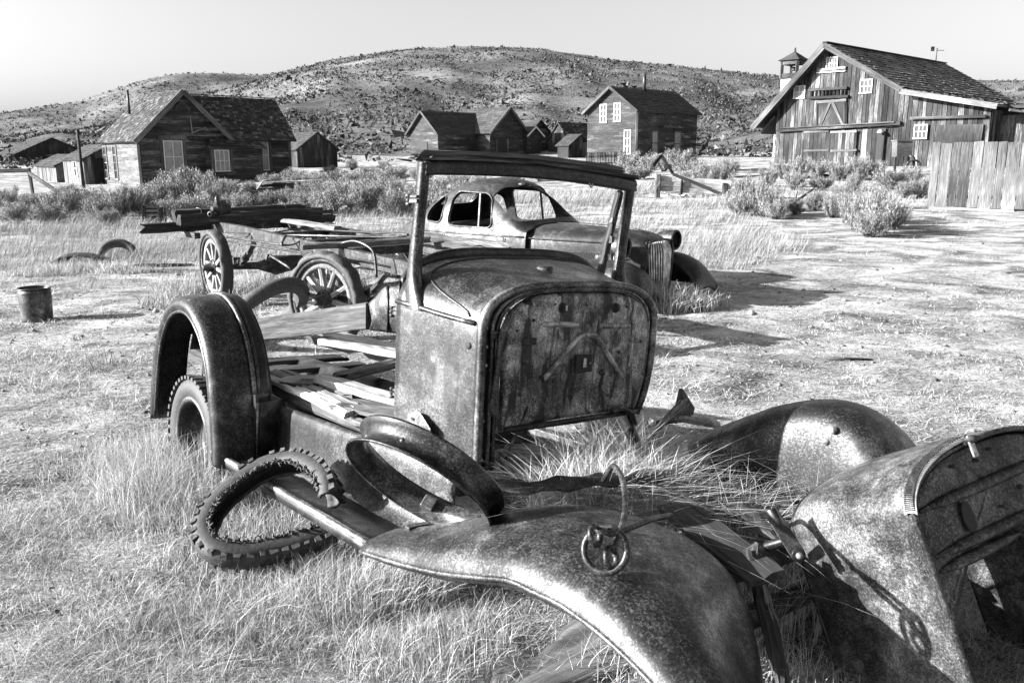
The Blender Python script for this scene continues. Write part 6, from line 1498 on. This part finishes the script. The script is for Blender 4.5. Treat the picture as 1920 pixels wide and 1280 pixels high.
def meadow_grass():
    n = 230000; Y = rng.uniform(10.5, 34, n); X = rng.uniform(-1, 1, n)*(.64*Y+.5); p = patch(X, Y, .33, 1.0) + .4*patch(X, Y, .9, 3.0)
    right = np.clip((X-.27*Y)/1.6, 0, 1)*np.clip((30-Y)/6, 0, 1); near = np.clip((13.0-Y)/2.5, 0, 1)
    keep = rng.random(n) < np.clip(.55+.6*p - .75*right - .5*near, .05, 1)*np.clip(1.25-Y/60, .5, 1)
    keep &= ~((X > 1.3) & (Y < 12.6))
    X, Y, p, right, near = [a[keep] for a in (X, Y, p, right, near)]; n = len(X); base = np.stack([X, Y, gz(X, Y)-.01], 1)
    h = rng.uniform(.10, .30, n)*(1+.45*p)*(1-.6*right)*(1-.55*near); la = rng.normal(.2, .7, n); L = h*rng.uniform(.2, 1.0, n)
    w = rng.uniform(.004, .009, n)*np.clip(Y/14, .8, 2.2); sh = np.clip(rng.beta(2.2, 1.9, n)+.18*patch(X, Y, .5, 7.), 0, 1)
    stuff('meadow_grass', [blades(base, h, np.stack([np.cos(la)*L, np.sin(la)*L], 1), w, sh, 2, 1.5)], M_STRAWD, 'tall dry meadow grass between the wrecks and the houses')
meadow_grass()

def tall_grass():
    P = []
    def tuft(cx_, cy_, rx, ry, n, h0, h1, dir_=None, spread=.8, w=.003, lo=.3, z=None, seg=5, droop=1.9, lf=.55):
        a = rng.uniform(0, 2*math.pi, n); r = np.sqrt(rng.random(n)); X = cx_ + rx*r*np.cos(a); Y = cy_ + ry*r*np.sin(a)
        base = np.stack([X, Y, gz(X, Y) if z is None else np.full(n, z)], 1); h = rng.uniform(h0, h1, n)*(1-.35*r); la = rng.uniform(0, 2*math.pi, n) if dir_ is None else rng.normal(dir_, spread, n); L = h*np.abs(rng.normal(lf, lf*.7, n))
        P.append(blades(base, h, np.stack([np.cos(la)*L, np.sin(la)*L], 1), w*rng.uniform(.7, 1.3, n), np.clip(rng.uniform(lo, 1.0, n), 0, 1), seg, droop))
    T = lambda x, y: TW(x, y, -.5)[:2]
    tuft(*T(-1.75, -1.02), .42, .30, 1900, .12, .40, None, .8, .0035)                     # round the rear wheel
    tuft(*T(-1.45, -1.1), .35, .25, 900, .06, .2); tuft(*T(-2.3, -1.05), .3, .3, 900, .15, .35)
    tuft(*T(-.9, -1.05), .35, .3, 1000, .04, .14); tuft(*T(-.45, -1.1), .3, .25, 800, .04, .13)
    tuft(*G(690, 1060)[:2], .28, .2, 1000, .07, .22, 0.0, .9); tuft(*G(760, 1110)[:2], .22, .16, 900, .14, .32, -.2, .7); tuft(*G(640, 1120)[:2], .25, .2, 1200, .08, .22); tuft(*G(520, 990)[:2], .2, .2, 700, .05, .18)
    tuft(*G(560, 1080)[:2], .25, .12, 900, .05, .15); tuft(*G(300, 960)[:2], .5, .35, 1500, .03, .10); tuft(*G(250, 860)[:2], .5, .4, 1200, .03, .10)
    tuft(*G(430, 1180)[:2], .5, .25, 1200, .03, .09); tuft(*G(800, 1230)[:2], .3, .18, 1100, .06, .2); tuft(*G(200, 1100)[:2], .5, .4, 1000, .03, .08)
    # grown up through the engine bay
    tuft(*T(.32, -.02), .26, .22, 900, .35, .72, None, .8, .0042, .25); tuft(*T(.30, .12), .2, .18, 700, .3, .75, 2.6, .9, .004, .35); tuft(*T(.45, -.18), .18, .16, 350, .25, .55, None, .8, .004, .3)
    tuft(*T(.75, .12), .22, .16, 300, .3, .7, None, .8, .004, .35); tuft(*T(.95, .25), .14, .12, 140, .35, .8, None, .5, .004, .4); tuft(*T(.85, -.1), .2, .12, 200, .2, .5)
    tuft(*T(.98, .62), .05, .05, 60, .45, .72, None, .8, .004, .6, .05)                      # tuft behind the cowl shell
    for x, y, n, zl in ((.10, -.12, 520, -.22), (.14, .05, 760, -.21), (.10, .2, 660, -.23), (.24, .12, 560, -.24), (.26, -.05, 420, -.24), (.08, -.28, 360, -.26), (.2, .28, 400, -.28), (.42, -.36, 300, -.28), (.48, -.22, 520, -.26), (.52, -.08, 620, -.26), (.60, .04, 520, -.27), (.66, .16, 420, -.28), (.58, -.28, 300, -.28), (.62, .18, 260, -.32), (.78, .05, 200, -.30), (.9, .3, 160, -.32)):
        c = TW(x, y, zl); tuft(c[0], c[1], .13, .12, n, .04, .26, None, .8, .0050, .3, c[2], 6, 1.7, 1.5)
    for x, y, n, zl in ((.05, -.25, 200, -.30), (.2, -.2, 200, -.28), (.25, .1, 260, -.26), (.7, .1, 160, -.30)):      # flattened, tangled straw
        c = TW(x, y, zl); tuft(c[0], c[1], .22, .16, n, .02, .10, None, .8, .0042, .2, c[2], 5, 1.0)
    for x, y, n in ((.30, -.38, 320), (.36, -.28, 420), (.42, -.20, 420), (.40, -.34, 340), (.30, -.20, 420), (.48, -.08, 380), (.22, -.05, 320), (.36, -.06, 360)):      # the heap lit beside the fender
        c = TW(x, y, -.24); tuft(c[0], c[1], .11, .10, n, .08, .36, None, .8, .0046, .35, c[2], 6, 2.0, .85)
    # before the front fender and the tipped shell
    tuft(*G(1300, 1285)[:2], .22, .12, 240, .15, .38, None, .8, .0035, .4); tuft(*G(1420, 1260)[:2], .16, .12, 260, .12, .3); tuft(*G(1180, 1270)[:2], .18, .1, 160, .12, .28); tuft(*G(1530, 1290)[:2], .2, .1, 260, .1, .2)
    # round the coupe's nose
    for px, py, n, h in ((1225, 580, 420, .42), (1262, 585, 420, .46), (1300, 582, 350, .36), (1325, 575, 200, .25), (1200, 570, 260, .4)): q = PG(px, py); tuft(q[0], q[1], .28, .2, n, h*.5, h, None, .8, .009, .2, None, 4)
    # round the spoked wheels and chassis
    for px, py, n, h in ((345, 560, 500, .5), (320, 575, 350, .3), (400, 585, 400, .25), (470, 545, 400, .35), (500, 530, 400, .4), (560, 540, 400, .35), (450, 575, 300, .3), (360, 600, 300, .2), (640, 545, 350, .35)): q = PG(px, py); tuft(q[0], q[1], .35, .25, n, h*.45, h, None, .8, .008, .15, None, 3)
    for px, py in ((180, 505), (130, 508), (90, 515), (230, 512)): q = PG(px, py); tuft(q[0], q[1], .5, .25, 500, .08, .22, None, .8, .010, .2, None, 3)
    stuff('tall_grass', P, M_STRAW, 'long dry grass blades grown up through and around the wrecks')
tall_grass()

def bush_mesh(name, seed, kind):
    r_ = np.random.default_rng(seed); n = 10000 if kind == 0 else 10000
    # stems fan out from the root; leaves crowd their upper half
    ns = 30 if kind == 0 else 44; sa = r_.uniform(0, 2*math.pi, ns); sp = np.sqrt(r_.random(ns))*(.62 if kind == 0 else .48); hh = r_.uniform(.42, 1.0, ns)*(1-.45*sp**2)
    s = r_.integers(0, ns, n); t = r_.uniform(.30, 1.0, n)**.8; jit = .048 if kind == 0 else .034
    x = np.cos(sa[s])*sp[s]*t**.8 + r_.normal(0, jit, n); y = np.sin(sa[s])*sp[s]*t**.8 + r_.normal(0, jit, n); z = np.maximum(hh[s]*t*.78 + r_.normal(0, .04, n), .02)
    L = r_.uniform(.03, .08, n) if kind == 0 else r_.uniform(.04, .11, n); ww = r_.uniform(.004, .008, n) if kind == 0 else r_.uniform(.0025, .005, n)
    dx = np.cos(sa[s])*sp[s]*.7 + r_.normal(0, .35, n); dy = np.sin(sa[s])*sp[s]*.7 + r_.normal(0, .35, n); dz = r_.uniform(.7, 1.6, n); d = np.stack([dx, dy, dz], 1); d /= np.linalg.norm(d, axis=1)[:, None]
    sd = np.cross(d, r_.normal(0, 1, (n, 3))); sd /= np.linalg.norm(sd, axis=1)[:, None]; c = np.stack([x, y, z], 1)
    V = np.stack([c - d*L[:, None]*.5, c + sd*ww[:, None], c + d*L[:, None]*.5, c - sd*ww[:, None]], 1).reshape(-1, 3)
    idx = np.arange(n)[:, None]*4; F = np.concatenate([idx + np.array([0, 1, 2]), idx + np.array([0, 2, 3])]); sh = np.repeat(np.clip(r_.beta(1.3, 1.7, n), 0, 1), 4)
    # woody stems
    SV, SF = [], []; b = len(V)
    for i in range(ns):
        a = A3(r_.normal(0, .04), r_.normal(0, .04), -.06); e = A3(math.cos(sa[i])*sp[i]*.9, math.sin(sa[i])*sp[i]*.9, hh[i]*.7); m = (a+e)/2 - A3(e[0], e[1], 0)*.15; q = unit(np.cross(e-a, A3(.3, .2, 1)))*.010
        q2 = np.cross(unit(e-a), q)
        for (p0, p1, w0, w1) in ((a, m, 1.2, .9), (m, e, .9, .3)):
            for k, v in enumerate((q, q2)): SV += [p0 - v*w0, p0 + v*w0, p1 + v*w1, p1 - v*w1]; SF += [(b, b+1, b+2), (b, b+2, b+3)]; b += 4
    V = np.concatenate([V, np.array(SV)]); F = np.concatenate([F, np.array(SF)]); sh = np.concatenate([sh, np.full(len(SV), .05)])
    return raw_mesh(name, V, F, sh, M_SAGE, 3)
PROTO = [bush_mesh('sagebrush', 100+i, 0) for i in range(4)] + [bush_mesh('rabbitbrush', 200+i, 1) for i in range(3)]
SPLIT = [('house', 350, 360, 390, 396, 'tallest pale sagebrush, growing up under the gable window of the clapboard house', None),
    ('house', 0, 160, 0, 999, 'sagebrush before the leaning rail fence and the pale board shed', 'bushes before the board shed'), ('house', 160, 270, 0, 999, 'sagebrush at the lit side wall of the clapboard house', 'bushes at the lit side wall'),
    ('house', 480, 580, 0, 380, 'low sagebrush around the timber crib', 'bushes around the timber crib'), ('house', 400, 560, 380, 999, 'sagebrush close behind the beams stacked on the chassis', 'bushes behind the stacked beams'), ('house', 300, 350, 400, 999, 'sagebrush beside the slatted crate', None),
    ('middle', 780, 900, 0, 999, 'sagebrush seen through the windshield frame beyond the coupe roof', 'bushes beyond the coupe'), ('middle', 900, 1130, 0, 999, 'small sagebrush on the slope below the low cabin', 'bushes below the low cabin'), ('middle', 560, 800, 0, 350, 'small sagebrush below the gabled shed and keg', 'bushes below the gabled shed'),
    ('storey', 1290, 1370, 0, 999, 'sagebrush behind the collapsed plank fence', 'bushes behind the collapsed fence'),
    ('barn', 1660, 1760, 0, 999, 'rabbitbrush between the hopper machine and the board fence', 'bushes by the board fence'), ('barn', 1480, 1610, 350, 999, 'low rabbitbrush below the board pile', 'bushes below the board pile'),
    ('open', 1650, 1655, 0, 999, 'largest rabbitbrush, dark based, casting a long shadow on open ground', None), ('open', 1385, 1460, 0, 999, 'rabbitbrush crowding round the sawn stump', 'bushes round the stump')]
def bushes():
    zones = {
        'house': ('sagebrush in the thicket before the clapboard house', 'bushes before the clapboard house',
            [(60, 402, 50), (110, 408, 55), (150, 398, 50), (185, 412, 55), (230, 405, 68), (265, 402, 52), (305, 396, 60), (355, 394, 84), (395, 388, 55), (330, 414, 50), (375, 412, 55), (440, 402, 45), (410, 396, 58), (470, 398, 40), (510, 352, 34), (550, 352, 38), (545, 388, 40), (90, 420, 45), (205, 425, 40), (30, 420, 50), (380, 370, 60), (330, 375, 55), (430, 372, 42), (290, 378, 45), (470, 366, 32), (130, 380, 35), (250, 388, 45), (570, 360, 36), (15, 395, 45), (505, 388, 36)]),
        'middle': ('sagebrush on the rise between the clapboard house and the low cabin', 'bushes on the rise',
            [(585, 402, 50), (620, 406, 58), (650, 398, 66), (690, 402, 62), (720, 392, 55), (748, 406, 60), (610, 377, 45), (660, 368, 50), (700, 362, 45), (735, 372, 50), (765, 392, 60), (640, 347, 35), (690, 337, 30), (590, 347, 30), (575, 372, 40), (800, 398, 62), (838, 402, 52), (815, 370, 48), (860, 360, 36), (620, 330, 24), (740, 340, 30), (790, 345, 34), (900, 350, 30), (960, 345, 26), (1010, 340, 26), (670, 385, 50), (560, 400, 40), (880, 372, 40), (1060, 330, 24), (720, 318, 20), (660, 320, 20), (1120, 332, 26)]),
        'storey': ('sagebrush before the dark side of the two-storey house', 'bushes by the two-storey house',
            [(1180, 322, 36), (1215, 326, 36), (1245, 322, 42), (1275, 320, 40), (1300, 332, 42), (1320, 346, 46), (1345, 352, 46), (1195, 338, 30), (1360, 335, 34), (1290, 345, 30), (1160, 330, 30)]),
        'barn': ('grey rabbitbrush in the row along the barn front', 'bushes along the barn front',
            [(1468, 337, 46), (1500, 342, 46), (1530, 336, 42), (1575, 340, 46), (1610, 340, 46), (1640, 336, 42), (1668, 356, 48), (1705, 348, 36), (1490, 358, 36), (1540, 358, 34), (1600, 358, 32), (1725, 372, 36), (1755, 380, 26), (1695, 372, 38), (1440, 350, 34)]),
        'open': ('big loose rabbitbrush in the meadow between the stump and the board fence', 'bushes in the right meadow',
            [(1400, 398, 72), (1432, 408, 58), (1455, 412, 46), (1388, 404, 50), (1590, 402, 50), (1560, 408, 48), (1622, 418, 62), (1652, 438, 88), (1604, 432, 70), (1682, 428, 52), (1530, 395, 40), (1490, 405, 40), (1575, 380, 40), (1640, 390, 44), (1630, 445, 60)])}
    i = 0
    for key, (lab, grp, spots) in zones.items():
        for px, py, hp in spots:
            p = PG(px, py); dist = p[1]; H = hp/FPX*dist*1.02/.78
            m = PROTO[(i*5+i//3) % 4] if key in ('house', 'middle', 'storey') and i % 4 else PROTO[4+(i % 3)]
            if key in ('barn', 'open'): m = PROTO[4 + (i % 3)]
            o = bpy.data.objects.new('sagebrush' if key in ('house', 'middle', 'storey') else 'rabbitbrush', m); col.objects.link(o)
            sx = H*rng.uniform(.75, 1.2); o.scale = (sx*rng.uniform(.85, 1.15), sx, H*rng.uniform(.8, 1.08)); o.rotation_euler = (0, 0, rng.uniform(0, 6.28)); o.location = (p[0], p[1], p[2]-.02)
            lb, gr = lab, grp
            for (k2, x0, x1, y0, y1, l2, g2) in SPLIT:
                if k2 == key and x0 <= px < x1 and y0 <= py < y1: lb, gr = l2, g2; break
            kind_of(o, lb, 'bush', gr); i += 1
bushes()

def hill_sage():
    n = 95000; r = 78*(640/78)**(rng.random(n)**.62); a = rng.uniform(-.64, .64, n); X = r*np.sin(a); Y = r*np.cos(a); pt = patch(X, Y, .05, 2.0)
    keep = rng.random(n) < np.clip(.75+.4*pt, .2, 1)
    # keep clear of the houses
    for cx_, cy_, rad in ((-8, 90, 9), (0, 90, 9), (8, 84, 9), (14, 78, 8), (28, 110, 5), (-28, 80, 9)): keep &= np.hypot(X-cx_, Y-cy_) > rad
    X, Y = X[keep], Y[keep]; n = len(X); Z = gz(X, Y); size = rng.gamma(3.5, .095, n)*np.clip(.75+np.hypot(X, Y)/700, .8, 1.5); k = 6
    d = rng.normal(0, 1, (n, k, 3)); d /= np.linalg.norm(d, axis=2)[:, :, None]; d[:, :, 2] = np.abs(d[:, :, 2]); c = d*rng.uniform(.4, 1.0, (n, k, 1))*size[:, None, None]*A3(1, 1, .7)
    c += np.stack([X, Y, Z], 1)[:, None, :]; tri = rng.normal(0, .42, (n, k, 3, 3))*size[:, None, None, None]; V = (c[:, :, None, :] + tri).reshape(-1, 3); F = np.arange(len(V)).reshape(-1, 3); sh = np.repeat(rng.beta(1.6, 2.4, n*k), 3)
    stuff('hill_sagebrush', [(V, F, sh)], M_SAGEHILL, 'countless low sagebrush scattered over the far hillside', 'sagebrush')
hill_sage()
